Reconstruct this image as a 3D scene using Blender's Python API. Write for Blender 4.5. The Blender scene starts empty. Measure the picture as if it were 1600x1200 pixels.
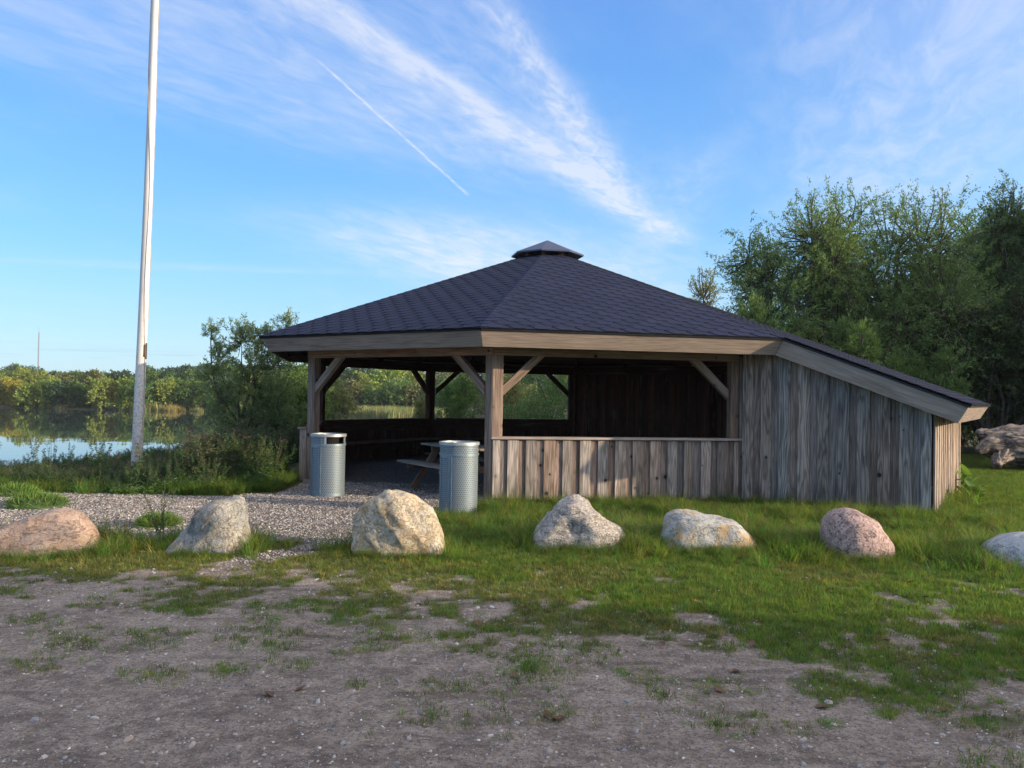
import bpy, bmesh, math, random
import numpy as np
from mathutils import Vector, Matrix, noise as mnoise

S = bpy.context.scene
COL = S.collection
R = math.radians
random.seed(7)
RNG = np.random.default_rng(11)

# ------------------------------------------------------------------ camera
CAM_H, F_PX, PITCH, ROLL = 1.6, 1252.3, 0.0154, 0.0172
cd = bpy.data.cameras.new('camera')
cam = bpy.data.objects.new('camera', cd)
COL.objects.link(cam)
cd.sensor_width = 36.0
cd.lens = F_PX / 1600 * 36.0
cd.clip_start, cd.clip_end = 0.05, 6000
fwd = Vector((0, math.cos(PITCH), math.sin(PITCH)))
up0 = Vector((0, -math.sin(PITCH), math.cos(PITCH)))
rt0 = Vector((1, 0, 0))
rt = rt0 * math.cos(ROLL) + up0 * math.sin(ROLL)
up = -rt0 * math.sin(ROLL) + up0 * math.cos(ROLL)
m = Matrix((rt, up, -fwd)).transposed().to_4x4()
m.translation = Vector((0, 0, CAM_H))
cam.matrix_world = m
S.camera = cam

# ------------------------------------------------------------------ view
S.view_settings.view_transform = 'Standard'
S.view_settings.look = 'None'
S.view_settings.gamma = 1.0
S.view_settings.use_curve_mapping = False
S.view_settings.exposure = EXPOSURE = 1.0
S.cycles.max_bounces = 6
S.cycles.diffuse_bounces = 3
S.cycles.transparent_max_bounces = 8
S.cycles.caustics_reflective = False
S.cycles.caustics_refractive = False

# ------------------------------------------------------------------ sun
SUN_AZ, SUN_EL = R(-16.5), R(12)      # azimuth counted from +X towards +Y
sd = bpy.data.lights.new('sun', 'SUN')
sd.energy = 3.4
sd.angle = R(0.6)
sd.color = (1.0, 0.79, 0.54)
sun = bpy.data.objects.new('sun', sd)
COL.objects.link(sun)
sdir = Vector((math.cos(SUN_AZ) * math.cos(SUN_EL), math.sin(SUN_AZ) * math.cos(SUN_EL), math.sin(SUN_EL)))
sun.rotation_euler = sdir.to_track_quat('Z', 'Y').to_euler()
sun.location = (20, -5, 12)


# ------------------------------------------------------------------ node helper
class NT:
    def __init__(s, tree):
        s.t = tree; s.n = tree.nodes; s.l = tree.links

    def new(s, typ, **kw):
        nd = s.n.new(typ)
        for k, v in kw.items():
            if k.startswith('i_'):
                nd.inputs[k[2:].replace('_', ' ')].default_value = v
            else:
                setattr(nd, k, v)
        return nd

    def link(s, a, b): s.l.new(a, b)

    def put(s, v, sock):
        if hasattr(v, 'is_linked') or hasattr(v, 'links'):
            s.l.new(v, sock)
        else:
            if isinstance(v, (tuple, list)) and len(v) == 3 and sock.type == 'RGBA':
                v = (*v, 1)
            sock.default_value = v

    def math(s, op, a, b=0.0, c=0.0, clamp=False):
        nd = s.n.new('ShaderNodeMath'); nd.operation = op; nd.use_clamp = clamp
        s.put(a, nd.inputs[0]); s.put(b, nd.inputs[1]); s.put(c, nd.inputs[2])
        return nd.outputs[0]

    def vmath(s, op, a, b=(0, 0, 0), out=0):
        nd = s.n.new('ShaderNodeVectorMath'); nd.operation = op
        s.put(a, nd.inputs[0]); s.put(b, nd.inputs[1])
        return nd.outputs[out]

    def mix(s, f, a, b, mode='MIX'):
        nd = s.n.new('ShaderNodeMix'); nd.data_type = 'RGBA'; nd.blend_type = mode
        nd.clamp_factor = True
        s.put(f, nd.inputs[0]); s.put(a, nd.inputs[6]); s.put(b, nd.inputs[7])
        return nd.outputs[2]

    def ramp(s, f, stops, interp='LINEAR'):
        nd = s.n.new('ShaderNodeValToRGB'); nd.color_ramp.interpolation = interp
        els = nd.color_ramp.elements
        while len(els) < len(stops): els.new(0.5)
        for e, (p, c) in zip(els, stops):
            e.position = p
            e.color = (*c, 1) if isinstance(c, (tuple, list)) else (c, c, c, 1)
        s.put(f, nd.inputs[0])
        return nd.outputs[0]

    def step(s, v, a, b):            # smooth 0..1 between a and b
        nd = s.n.new('ShaderNodeMapRange'); nd.interpolation_type = 'SMOOTHSTEP'
        s.put(v, nd.inputs[0]); nd.inputs[1].default_value = a; nd.inputs[2].default_value = b
        return nd.outputs[0]

    def noise(s, vec, scale=1.0, detail=4, rough=0.55, dist=0.0, col=False):
        nd = s.n.new('ShaderNodeTexNoise')
        s.put(vec, nd.inputs['Vector']); nd.inputs['Scale'].default_value = scale
        nd.inputs['Detail'].default_value = detail; nd.inputs['Roughness'].default_value = rough
        nd.inputs['Distortion'].default_value = dist
        return nd.outputs[1 if col else 0]

    def voro(s, vec, scale, feature='F1', out='Distance', rnd=1.0):
        nd = s.n.new('ShaderNodeTexVoronoi'); nd.feature = feature
        s.put(vec, nd.inputs['Vector']); nd.inputs['Scale'].default_value = scale
        nd.inputs['Randomness'].default_value = rnd
        return nd.outputs[out]

    def bump(s, h, strength=0.4, dist=0.02, normal=None):
        nd = s.n.new('ShaderNodeBump')
        nd.inputs['Strength'].default_value = strength; nd.inputs['Distance'].default_value = dist
        s.put(h, nd.inputs['Height'])
        if normal is not None: s.link(normal, nd.inputs['Normal'])
        return nd.outputs[0]


def new_mat(name):
    mt = bpy.data.materials.new(name)
    mt.use_nodes = True
    t = NT(mt.node_tree)
    b = t.n['Principled BSDF']
    b.inputs['Specular IOR Level'].default_value = 0.25
    return mt, t, b


def obj_coords(t, k=31.0):
    tc = t.new('ShaderNodeTexCoord'); oi = t.new('ShaderNodeObjectInfo')
    r = t.math('MULTIPLY', oi.outputs['Random'], k)
    cv = t.new('ShaderNodeCombineXYZ')
    t.link(r, cv.inputs[0]); t.link(r, cv.inputs[1]); t.link(r, cv.inputs[2])
    return t.vmath('ADD', tc.outputs['Object'], cv.outputs[0]), oi.outputs['Random'], oi


def sxyz(t, v):
    nd = t.new('ShaderNodeSeparateXYZ'); t.put(v, nd.inputs[0]); return nd.outputs


# ------------------------------------------------------------------ world: sky with high cirrus
W = bpy.data.worlds.new('World'); S.world = W
W.use_nodes = True
t = NT(W.node_tree); t.n.clear()
out = t.new('ShaderNodeOutputWorld'); bg = t.new('ShaderNodeBackground')
t.link(bg.outputs[0], out.inputs[0])
sky = t.new('ShaderNodeTexSky', sky_type='NISHITA')
sky.sun_disc = False
sky.sun_elevation = SUN_EL
sky.sun_rotation = R(90) - SUN_AZ          # Blender counts it clockwise from +Y
sky.altitude = 10; sky.air_density = 1.0; sky.dust_density = 0.6; sky.ozone_density = 1.6
bg.inputs['Strength'].default_value = SKY_STR = 0.15
SKYG = 1.0 / (SKY_STR * 2 ** EXPOSURE)      # radiance that displays as 1
tc = t.new('ShaderNodeTexCoord')
D = tc.outputs['Generated']
dx, dy, dz = sxyz(t, D)
el = t.math('MAXIMUM', dz, 0.0)
# clear air: the physical sky, pulled towards the clean cyan-to-blue gradient of this morning
stops = [(0.0, (0.60, 0.86, 1.00)), (0.05, (0.46, 0.80, 1.0)), (0.17, (0.22, 0.62, 1.0)), (0.32, (0.12, 0.45, 0.97)), (0.45, (0.115, 0.37, 0.90)), (0.7, (0.20, 0.40, 0.80)), (1.0, (0.24, 0.42, 0.78))]
grad = t.ramp(el, stops)
grad = t.mix(1.0, grad, (SKYG * .86, SKYG * .86, SKYG * .9), 'MULTIPLY')
base = t.mix(0.8, t.mix(1.0, sky.outputs[0], (0.8, 1.2, 1.7), 'MULTIPLY'), grad)
# cloud-layer coordinates: where the view ray meets a flat layer overhead
zz = t.math('MAXIMUM', dz, 0.02)
px = t.math('DIVIDE', dx, zz); py = t.math('DIVIDE', dy, zz)
cp = t.new('ShaderNodeCombineXYZ'); t.link(px, cp.inputs[0]); t.link(py, cp.inputs[1])


def streak(x0, y0, ax, ay, width, s0, s1, strength, nscale=2.0, wob=0.15, grow=0.0, asym=1.0):
    L = math.hypot(ax, ay); ax /= L; ay /= L
    qx = t.math('SUBTRACT', px, x0); qy = t.math('SUBTRACT', py, y0)
    s = t.math('ADD', t.math('MULTIPLY', qx, ax), t.math('MULTIPLY', qy, ay))
    u = t.math('SUBTRACT', t.math('MULTIPLY', qx, ay), t.math('MULTIPLY', qy, ax))   # to the right of the streak
    cv = t.new('ShaderNodeCombineXYZ')
    t.link(t.math('MULTIPLY', s, 0.7), cv.inputs[0]); t.link(t.math('MULTIPLY', u, 1.9), cv.inputs[1])
    n1 = t.noise(cv.outputs[0], nscale, 6, 0.62)
    n2 = t.noise(cv.outputs[0], nscale * 4.2, 5, 0.65, 0.6)
    uu = t.math('ADD', u, t.math('MULTIPLY', t.math('SUBTRACT', n1, 0.5), wob * 2))
    wd = t.math('ADD', width, t.math('MULTIPLY', t.math('MAXIMUM', s, 0.0), grow))
    q = t.math('DIVIDE', uu, wd)
    if asym != 1.0:          # sharp on the right edge, feathered out to the left
        q = t.math('MULTIPLY', q, t.math('ADD', 1.0, t.math('MULTIPLY', t.math('GREATER_THAN', q, 0.0), asym - 1)))
    g = t.math('EXPONENT', t.math('MULTIPLY', t.math('MULTIPLY', q, q), -1.0))
    e = t.math('MULTIPLY', t.step(s, s0[0], s0[1]), t.math('SUBTRACT', 1.0, t.step(s, s1[0], s1[1])))
    tex = t.math('ADD', 0.35, t.math('MULTIPLY', t.step(n2, 0.3, 0.75), 0.9))
    return t.math('MULTIPLY', t.math('MULTIPLY', g, e), t.math('MULTIPLY', tex, strength))


clouds = [
    streak(-0.55, 5.4, 0.35, 1.0, 0.8, (-1.8, -0.2), (1.2, 3.5), 0.55, 0.8, 0.5),
    streak(-0.047, 2.9, 0.46, 0.89, 0.10, (-1.8, -0.5), (1.9, 2.8), 0.72, 1.5, 0.09, 0.035, 1.8),
    streak(-0.30, 2.65, 0.44, 0.90, 0.42, (-2.2, -0.8), (0.3, 1.9), 0.42, 1.2, 0.30, 0.05),
    streak(0.16, 2.7, 0.30, 0.95, 0.085, (-1.2, -0.5), (0.9, 2.0), 0.62, 2.4, 0.10, 0.06, 1.5),
    streak(-0.597, 2.41, 0.225, 0.975, 0.0045, (-0.06, 0.05), (1.55, 1.66), 0.60, 5.0, 0.012, 0.003),
    streak(-1.05, 2.5, 0.7, 0.9, 0.40, (-2.0, -0.9), (0.2, 1.6), 0.34, 1.1, 0.35),
    streak(1.3, 2.6, 0.35, 0.95, 0.48, (-2.4, -1.0), (1.0, 3.4), 0.42, 0.9, 0.35),
    streak(0.80, 3.6, 0.1, 1.0, 0.16, (-0.8, -0.1), (0.7, 2.0), 0.22, 1.4, 0.18),
    streak(0.4, 6.5, 0.3, 1.0, 1.1, (-2.6, -0.4), (3.0, 8.0), 0.55, 0.5, 0.7),
    streak(-3.2, 6.4, 1.0, 0.12, 0.16, (-2.5, -0.6), (0.8, 2.6), 0.22, 0.8, 0.3),
]
acc = clouds[0]
for c in clouds[1:]:
    acc = t.math('ADD', acc, c)
wisp = t.noise(t.vmath('MULTIPLY', cp.outputs[0], (1.0, 0.45, 1.0)), 0.9, 6, 0.6, 0.8)
acc = t.math('ADD', acc, t.math('MULTIPLY', t.step(wisp, 0.5, 0.85), 0.16))
acc = t.math('MULTIPLY', acc, t.step(dz, 0.02, 0.08))
fill_veil = t.math('MULTIPLY', t.step(dz, 0.42, 0.85), t.math('ADD', 0.6, t.math('MULTIPLY', t.step(wisp, 0.3, 0.7), 0.35)))  # thin cloud added above the frame to brighten the shaded ground
acc = t.math('MINIMUM', t.math('ADD', acc, fill_veil), 0.88)
kk = lambda c: tuple(q * SKYG for q in c)
cloudcol = t.mix(t.step(dz, 0.05, 0.40), kk((0.86, 0.95, 1.02)), kk((0.73, 0.81, 1.0)))
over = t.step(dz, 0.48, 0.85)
cloudcol = t.mix(over, cloudcol, kk((0.98, 0.94, 0.93)))  # unseen overhead cloud whitened for stronger, more neutral fill light
# low grey-blue bars of cloud close to the horizon
az = t.math('ARCTAN2', dx, dy)
cb = t.new('ShaderNodeCombineXYZ'); t.link(t.math('MULTIPLY', az, 5.5), cb.inputs[0]); t.link(t.math('MULTIPLY', dz, 150.0), cb.inputs[1])
bars = t.noise(cb.outputs[0], 1.0, 3, 0.5)
bars = t.math('MULTIPLY', t.step(bars, 0.54, 0.64), t.math('MULTIPLY', t.step(dz, 0.012, 0.024), t.math('SUBTRACT', 1.0, t.step(dz, 0.036, 0.055))))
c1 = t.mix(acc, base, cloudcol)
# warm aureole of the low sun, out of frame, widened and strengthened to fill the shade
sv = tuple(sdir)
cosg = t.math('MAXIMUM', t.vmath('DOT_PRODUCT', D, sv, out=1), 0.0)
fill_glow = t.math('ADD', t.math('MULTIPLY', t.math('POWER', cosg, 2.5), 1.9), t.math('MULTIPLY', t.math('POWER', cosg, 24.0), 3.0))
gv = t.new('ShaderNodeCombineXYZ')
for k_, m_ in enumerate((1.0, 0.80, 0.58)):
    t.link(t.math('MULTIPLY', fill_glow, m_ * SKYG), gv.inputs[k_])
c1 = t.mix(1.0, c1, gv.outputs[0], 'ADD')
c2 = t.mix(t.math('MULTIPLY', bars, 0.55), c1, kk((0.36, 0.56, 0.74)))
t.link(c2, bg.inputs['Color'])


# ------------------------------------------------------------------ numeric helpers
_tab = np.random.default_rng(3).random((256, 256))


def vn(x, y, seed=0):
    x = np.asarray(x, float) + seed * 17.3; y = np.asarray(y, float) + seed * 9.1
    xi = np.floor(x).astype(int); yi = np.floor(y).astype(int)
    fx = x - xi; fy = y - yi
    fx = fx * fx * (3 - 2 * fx); fy = fy * fy * (3 - 2 * fy)
    a = _tab[xi & 255, yi & 255]; b = _tab[(xi + 1) & 255, yi & 255]
    c = _tab[xi & 255, (yi + 1) & 255]; d = _tab[(xi + 1) & 255, (yi + 1) & 255]
    return (a * (1 - fx) + b * fx) * (1 - fy) + (c * (1 - fx) + d * fx) * fy


def fbm(x, y, seed=0, oct=4):
    v = 0; a = 0.5; s = 0
    for i in range(oct):
        v = v + a * vn(np.asarray(x) * 2 ** i, np.asarray(y) * 2 ** i, seed + i); s += a; a *= 0.5
    return v / s


def sst(v, a, b):
    q = np.clip((v - a) / (b - a), 0, 1)
    return q * q * (3 - 2 * q)


WATER_Z = -1.4


def lake_d(x, y):
    """metres inside the lake (positive = water)"""
    ys = 18.6 + 15.5 * sst(x, -10.5, -6.5) + 1.0 * (fbm(x / 6, y * 0, 5) - 0.5)
    yf = 117 + 8 * (fbm(x / 22, x * 0, 6) - 0.5) * 2 + 0.02 * np.abs(x)
    xr = -1.5 + 0.015 * y + 5 * (fbm(y / 25, y * 0, 7) - 0.5)
    return np.minimum(np.minimum(y - ys, (yf - y)), (xr - x) * 0.9)


def ground_z(x, y):
    x = np.asarray(x, float); y = np.asarray(y, float)
    d = lake_d(x, y)
    z = -1.4 * sst(d, -6.5, 0.3) - 1.3 * sst(d, 0, 6)
    far = sst(y, 116, 260) * 2.2 + sst(y, 260, 900) * 3.0
    z = z + far * (d < 2)
    z = z + 0.03 * sst(x, 3.2, 5.6) * sst(y, 9.4, 11.0)
    z = z + 0.03 * (fbm(x / 1.7, y / 1.7, 2) - 0.5) + 0.012 * (fbm(x / 0.35, y / 0.35, 4, 3) - 0.5) * (np.abs(x) < 12) * (y < 18)
    z = z + sst(np.hypot(x, y), 15, 60) * 0.5 * (fbm(x / 14, y / 14, 9) - 0.5) * (d < -3)
    return z


def grass_cover(x, y):
    """how grassy the spot is on the whole, 0..1"""
    x = np.asarray(x, float); y = np.asarray(y, float)
    yb = np.interp(x, [-8, -3.4, -1.2, 0, 1.5, 3.2, 6], [6.75, 6.5, 6.2, 5.6, 4.95, 4.2, 3.2])
    nz = fbm(x / 1.3, y / 1.3, 21, 3) - 0.5
    g = np.clip((y - yb + nz * 1.8 + 0.75) / 2.3, 0, 1) ** 0.9
    return g * (1 - gravel_cover(x, y))


def grass_patch(x, y):
    """clumps: full where the cover is full, ragged islands where it is thin"""
    c = grass_cover(x, y)
    p = (0.55 * fbm(x / 0.50, y / 0.55, 51, 4) + 0.45 * fbm(x / 0.10, y / 0.13, 57, 3) - 0.5) / 0.30 + 0.5
    return sst(p - (1 - c * np.where(y < 7.4, 0.91, 1.10)), -0.09, 0.09) * (c > 0.01)


def gravel_cover(x, y):
    x = np.asarray(x, float); y = np.asarray(y, float)
    nz = (fbm(x / 0.7, y / 0.7, 31, 4) - 0.5)
    xr = np.interp(y, [8.3, 8.7, 9.6, 11.2, 12.3], [-1.9, -1.75, -1.35, -0.55, -0.4])
    a = sst(xr - x + nz * 0.9, -0.12, 0.18)
    b = sst(y - 8.55 + nz * 1.1, -0.2, 0.3)
    yu = np.where(x < -3.7, 12.35, 30.0)
    c = 1 - sst(y - yu + nz * 0.8, -0.15, 0.2)
    g = a * b * c
    trail = np.exp(-((x + 2.2 + 0.25 * (8.2 - y)) / 0.33) ** 2) * sst(y, 6.6, 8.0) * (y < 9)   # spill between two boulders
    g = np.maximum(g, trail * sst(nz, -0.14, 0.1) * 0.9)
    inside = sst(5.0 - np.hypot(x - CX, y - CY), -0.1, 0.1)
    return np.maximum(g, inside)


# ------------------------------------------------------------------ object helpers
def tag(o, label=None, cat=None, group=None, kind=None):
    if label: o['label'] = label
    if cat: o['category'] = cat
    if group: o['group'] = group
    if kind: o['kind'] = kind
    return o


def thing(name, loc, label, cat, group=None, rz=0.0):
    o = bpy.data.objects.new(name, None)
    o.empty_display_size = 0.3
    o.location = loc; o.rotation_euler = (0, 0, rz)
    COL.objects.link(o)
    return tag(o, label, cat, group)


def link(name, me, mat=None, parent=None, smooth=False, world=True):
    o = bpy.data.objects.new(name, me)
    if mat is not None and not me.materials: me.materials.append(mat)
    COL.objects.link(o)
    if parent is not None: o.parent = parent
    if smooth:
        me.polygons.foreach_set('use_smooth', [True] * len(me.polygons))
    return o


def mesh_np(name, V, F, smooth=False, attrs=None):
    """V (n,3), F (m,k) fixed-size faces"""
    V = np.asarray(V, np.float32); F = np.asarray(F, np.int32)
    me = bpy.data.meshes.new(name)
    me.vertices.add(len(V)); me.vertices.foreach_set('co', V.ravel())
    k = F.shape[1]
    me.loops.add(F.size); me.loops.foreach_set('vertex_index', F.ravel())
    me.polygons.add(len(F))
    me.polygons.foreach_set('loop_start', np.arange(0, F.size, k, dtype=np.int32))
    me.polygons.foreach_set('loop_total', np.full(len(F), k, dtype=np.int32))
    if smooth: me.polygons.foreach_set('use_smooth', np.ones(len(F), bool))
    me.update(calc_edges=True)
    for n, a in (attrs or {}).items():
        at = me.attributes.new(n, 'FLOAT', 'POINT'); at.data.foreach_set('value', np.asarray(a, np.float32))
    return me


def prism(name, outline, off, grain, mat, parent, bevel=0.003, label=None):
    """solid from a planar outline (world points) pushed by vector off; local X follows the grain"""
    P = [Vector(p) for p in outline]; off = Vector(off)
    X = Vector(grain).normalized(); Z = off.normalized()
    Y = Z.cross(X).normalized(); X = Y.cross(Z).normalized()
    O = sum(P, Vector()) / len(P)
    M = Matrix((X, Y, Z)).transposed()
    Mi = M.transposed()
    bm = bmesh.new()
    a = [bm.verts.new(Mi @ (p - O)) for p in P]
    b = [bm.verts.new(Mi @ (p + off - O)) for p in P]
    n = len(P)
    bm.faces.new(a[::-1]); bm.faces.new(b)
    for i in range(n):
        bm.faces.new((a[i], a[(i + 1) % n], b[(i + 1) % n], b[i]))
    bmesh.ops.recalc_face_normals(bm, faces=bm.faces)
    if bevel:
        bmesh.ops.bevel(bm, geom=list(bm.edges), offset=bevel, segments=1, affect='EDGES', clamp_overlap=True)
    me = bpy.data.meshes.new(name); bm.to_mesh(me); bm.free()
    o = link(name, me, mat)
    mw = M.to_4x4(); mw.translation = O - (parent.location if parent else Vector())
    if parent is not None:
        if parent.rotation_euler.z:
            mw = Matrix.Rotation(-parent.rotation_euler.z, 4, 'Z') @ mw
        o.parent = parent
    o.matrix_basis = mw
    if label: o['label'] = label
    return o


def bar(name, p0, p1, w, th, side, mat, parent, bevel=0.004, label=None):
    """squared timber from p0 to p1, width w along 'side', thickness th the other way, centred"""
    p0 = Vector(p0); p1 = Vector(p1); ax = (p1 - p0).normalized()
    s = Vector(side); s = (s - ax * s.dot(ax)).normalized()
    n = ax.cross(s).normalized()
    a = p0 - s * w / 2 - n * th / 2; b = p0 + s * w / 2 - n * th / 2
    c = p1 + s * w / 2 - n * th / 2; d = p1 - s * w / 2 - n * th / 2
    return prism(name, [a, b, c, d], n * th, ax, mat, parent, bevel, label)


def tubes(paths, sides=6):
    """paths: list of (points Nx3, radii N) -> V, F(quads); all with caps left open"""
    VV = []; FF = []; base = 0
    ang = np.arange(sides) * 2 * np.pi / sides
    ca, sa = np.cos(ang), np.sin(ang)
    for pts, rad in paths:
        pts = np.asarray(pts, float); rad = np.asarray(rad, float)
        tg = np.gradient(pts, axis=0); tg /= np.linalg.norm(tg, axis=1)[:, None] + 1e-9
        ref = np.array([0.0, 0.0, 1.0]) if abs(tg[0, 2]) < 0.9 else np.array([1.0, 0, 0])
        u = np.cross(tg, ref); u /= np.linalg.norm(u, axis=1)[:, None] + 1e-9
        v = np.cross(tg, u)
        ring = pts[:, None, :] + rad[:, None, None] * (u[:, None, :] * ca[None, :, None] + v[:, None, :] * sa[None, :, None])
        n = len(pts)
        VV.append(ring.reshape(-1, 3))
        i = np.arange(n - 1)[:, None] * sides; j = np.arange(sides)[None, :]; j2 = (j + 1) % sides
        f = np.stack([i + j, i + j2, i + sides + j2, i + sides + j], -1).reshape(-1, 4) + base
        FF.append(f); base += n * sides
    return np.concatenate(VV), np.concatenate(FF)


def arc_panel(r, z0, z1, a0, a1, th, n=24, ell=1.0):
    """curved plate as closed solid"""
    V = []; F = []
    A = np.linspace(a0, a1, n + 1)
    for a in A:
        for rr, z in ((r, z0), (r, z1), (r - th, z1), (r - th, z0)):
            V.append((rr * math.cos(a), rr * math.sin(a) * ell, z))
    for i in range(n):
        b = i * 4; c = b + 4
        for k in range(4):
            F.append((b + k, b + (k + 1) % 4, c + (k + 1) % 4, c + k))
    full = abs(a1 - a0) > 6.28
    if not full:
        F.append((0, 3, 2, 1)); e = n * 4; F.append((e, e + 1, e + 2, e + 3))
    return V, F


def simple(name, V, F, mat, parent=None, smooth=False, label=None, fix=True):
    me = bpy.data.meshes.new(name); me.from_pydata([tuple(v) for v in V], [], [tuple(f) for f in F])
    bm = bmesh.new(); bm.from_mesh(me)
    if fix:
        bmesh.ops.remove_doubles(bm, verts=bm.verts, dist=1e-5)
        bmesh.ops.recalc_face_normals(bm, faces=bm.faces)
    bm.to_mesh(me); bm.free()
    o = link(name, me, mat, parent, smooth)
    if label: o['label'] = label
    return o


# hidden library of small pieces that scatters draw from (never linked to the scene)
def proto_collection(name, meshes):
    c = bpy.data.collections.new(name)
    for i, me in enumerate(meshes):
        o = bpy.data.objects.new(name + '_piece_%02d' % i, me); c.objects.link(o)
    return c


def scatter(name, coll, nproto, P, rz, scl, mat_tag, tilt=0.12, idx=None, label=None, cat=None):
    n = len(P)
    me = bpy.data.meshes.new(name); me.vertices.add(n)
    me.vertices.foreach_set('co', np.asarray(P, np.float32).ravel())
    rot = np.stack([RNG.normal(0, tilt, n), RNG.normal(0, tilt, n), rz], 1).astype(np.float32)
    a = me.attributes.new('rot', 'FLOAT_VECTOR', 'POINT'); a.data.foreach_set('vector', rot.ravel())
    scl = np.asarray(scl, np.float32)
    if scl.ndim == 1: scl = np.stack([scl] * 3, 1)
    a = me.attributes.new('scl', 'FLOAT_VECTOR', 'POINT'); a.data.foreach_set('vector', scl.ravel())
    if idx is None: idx = RNG.integers(0, nproto, n)
    a = me.attributes.new('idx', 'INT', 'POINT'); a.data.foreach_set('value', np.asarray(idx, np.int32))
    me.update()
    o = bpy.data.objects.new(name, me); COL.objects.link(o)
    ng = bpy.data.node_groups.new(name + '_nodes', 'GeometryNodeTree')
    ng.interface.new_socket('Geometry', in_out='INPUT', socket_type='NodeSocketGeometry')
    ng.interface.new_socket('Geometry', in_out='OUTPUT', socket_type='NodeSocketGeometry')
    N = ng.nodes; Lk = ng.links
    gi = N.new('NodeGroupInput'); go = N.new('NodeGroupOutput')
    ci = N.new('GeometryNodeCollectionInfo'); ci.inputs['Collection'].default_value = coll
    ci.inputs['Separate Children'].default_value = True; ci.inputs['Reset Children'].default_value = True
    ip = N.new('GeometryNodeInstanceOnPoints'); ip.inputs['Pick Instance'].default_value = True

    def attr(nm, ty):
        q = N.new('GeometryNodeInputNamedAttribute'); q.data_type = ty; q.inputs['Name'].default_value = nm
        return q.outputs['Attribute']
    Lk.new(gi.outputs[0], ip.inputs['Points']); Lk.new(ci.outputs[0], ip.inputs['Instance'])
    Lk.new(attr('idx', 'INT'), ip.inputs['Instance Index'])
    er = N.new('FunctionNodeEulerToRotation'); Lk.new(attr('rot', 'FLOAT_VECTOR'), er.inputs[0])
    Lk.new(er.outputs[0], ip.inputs['Rotation'])
    Lk.new(attr('scl', 'FLOAT_VECTOR'), ip.inputs['Scale'])
    Lk.new(ip.outputs[0], go.inputs[0])
    md = o.modifiers.new('scatter', 'NODES'); md.node_group = ng
    tag(o, label, cat, kind='stuff')
    return o


# ------------------------------------------------------------------ materials
def wood_material(name, light, dark, tintA, tintB, ringk=0.30, bumpk=0.45, stain=0.5, knots=True, green=0.0):
    mt, t, b = new_mat(name)
    co, rnd, oi = obj_coords(t)
    warp = t.noise(t.vmath('MULTIPLY', co, (0.55, 5, 5)), 1.0, 2, 0.5)
    g1 = t.noise(t.vmath('MULTIPLY', co, (2.2, 60, 60)), 1.0, 6, 0.6)
    g2 = t.noise(t.vmath('MULTIPLY', co, (0.7, 17, 17)), 1.0, 4, 0.6)
    ring = t.math('PINGPONG', t.math('MULTIPLY', warp, 11.0), 0.5)
    ring = t.step(ring, 0.03, 0.36)
    col = t.mix(t.step(g1, 0.3, 0.7), dark, light)
    col = t.mix(t.math('MULTIPLY', t.math('SUBTRACT', 1.0, ring), ringk), col, tuple(c * 0.45 for c in dark))
    tint = t.ramp(rnd, [(0.0, tintA), (0.3, tintB), (0.5, tuple((a + c) / 2 for a, c in zip(tintA, tintB))), (0.72, tintB), (0.9, tintA)])
    col = t.mix(1.0, col, tint, 'MULTIPLY')
    br = t.math('ADD', 0.68, t.math('MULTIPLY', t.math('FRACT', t.math('MULTIPLY', rnd, 7.31)), 0.58))
    brv = t.new('ShaderNodeCombineXYZ')
    for k in range(3): t.link(br, brv.inputs[k])
    col = t.mix(1.0, col, brv.outputs[0], 'MULTIPLY')
    st = t.noise(t.vmath('MULTIPLY', co, (1.3, 6, 6)), 1.0, 5, 0.62)
    col = t.mix(t.math('MULTIPLY', t.step(st, 0.47, 0.72), stain), col, tuple(c * 0.35 for c in dark))
    st2 = t.noise(t.vmath('MULTIPLY', co, (0.9, 9, 9)), 1.0, 4, 0.6)
    col = t.mix(t.math('MULTIPLY', t.step(st2, 0.55, 0.8), 0.45), col, (0.34, 0.33, 0.33))
    hgt = t.math('ADD', t.math('MULTIPLY', g1, 0.6), t.math('MULTIPLY', ring, 0.35))
    if knots:
        kc = t.vmath('ADD', co, (3.1, 0, 7.7))
        kd = t.voro(kc, 4.2)
        kr = sxyz(t, t.voro(kc, 4.2, out='Color'))[0]
        kd = t.math('MULTIPLY', kd, t.math('ADD', 0.55, t.math('MULTIPLY', kr, 1.9)))
        kn = t.math('SUBTRACT', 1.0, t.step(kd, 0.06, 0.115))
        halo = t.math('SUBTRACT', 1.0, t.step(kd, 0.08, 0.26))
        col = t.mix(t.math('MULTIPLY', halo, 0.35), col, tuple(c * 0.6 for c in dark))
        col = t.mix(kn, col, (0.018, 0.014, 0.012))
        hgt = t.math('SUBTRACT', hgt, t.math('MULTIPLY', kn, 0.8))
    if green:
        tcw = t.new('ShaderNodeNewGeometry')
        wz = sxyz(t, tcw.outputs['Position'])[2]
        gm = t.math('MULTIPLY', t.math('SUBTRACT', 1.0, t.step(wz, 0.05, 0.55)), t.step(st, 0.4, 0.65))
        col = t.mix(t.math('MULTIPLY', gm, green), col, (0.035, 0.045, 0.03))
    t.link(col, b.inputs['Base Color'])
    b.inputs['Roughness'].default_value = 0.82
    t.link(t.bump(hgt, bumpk, 0.004), b.inputs['Normal'])
    return mt


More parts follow.
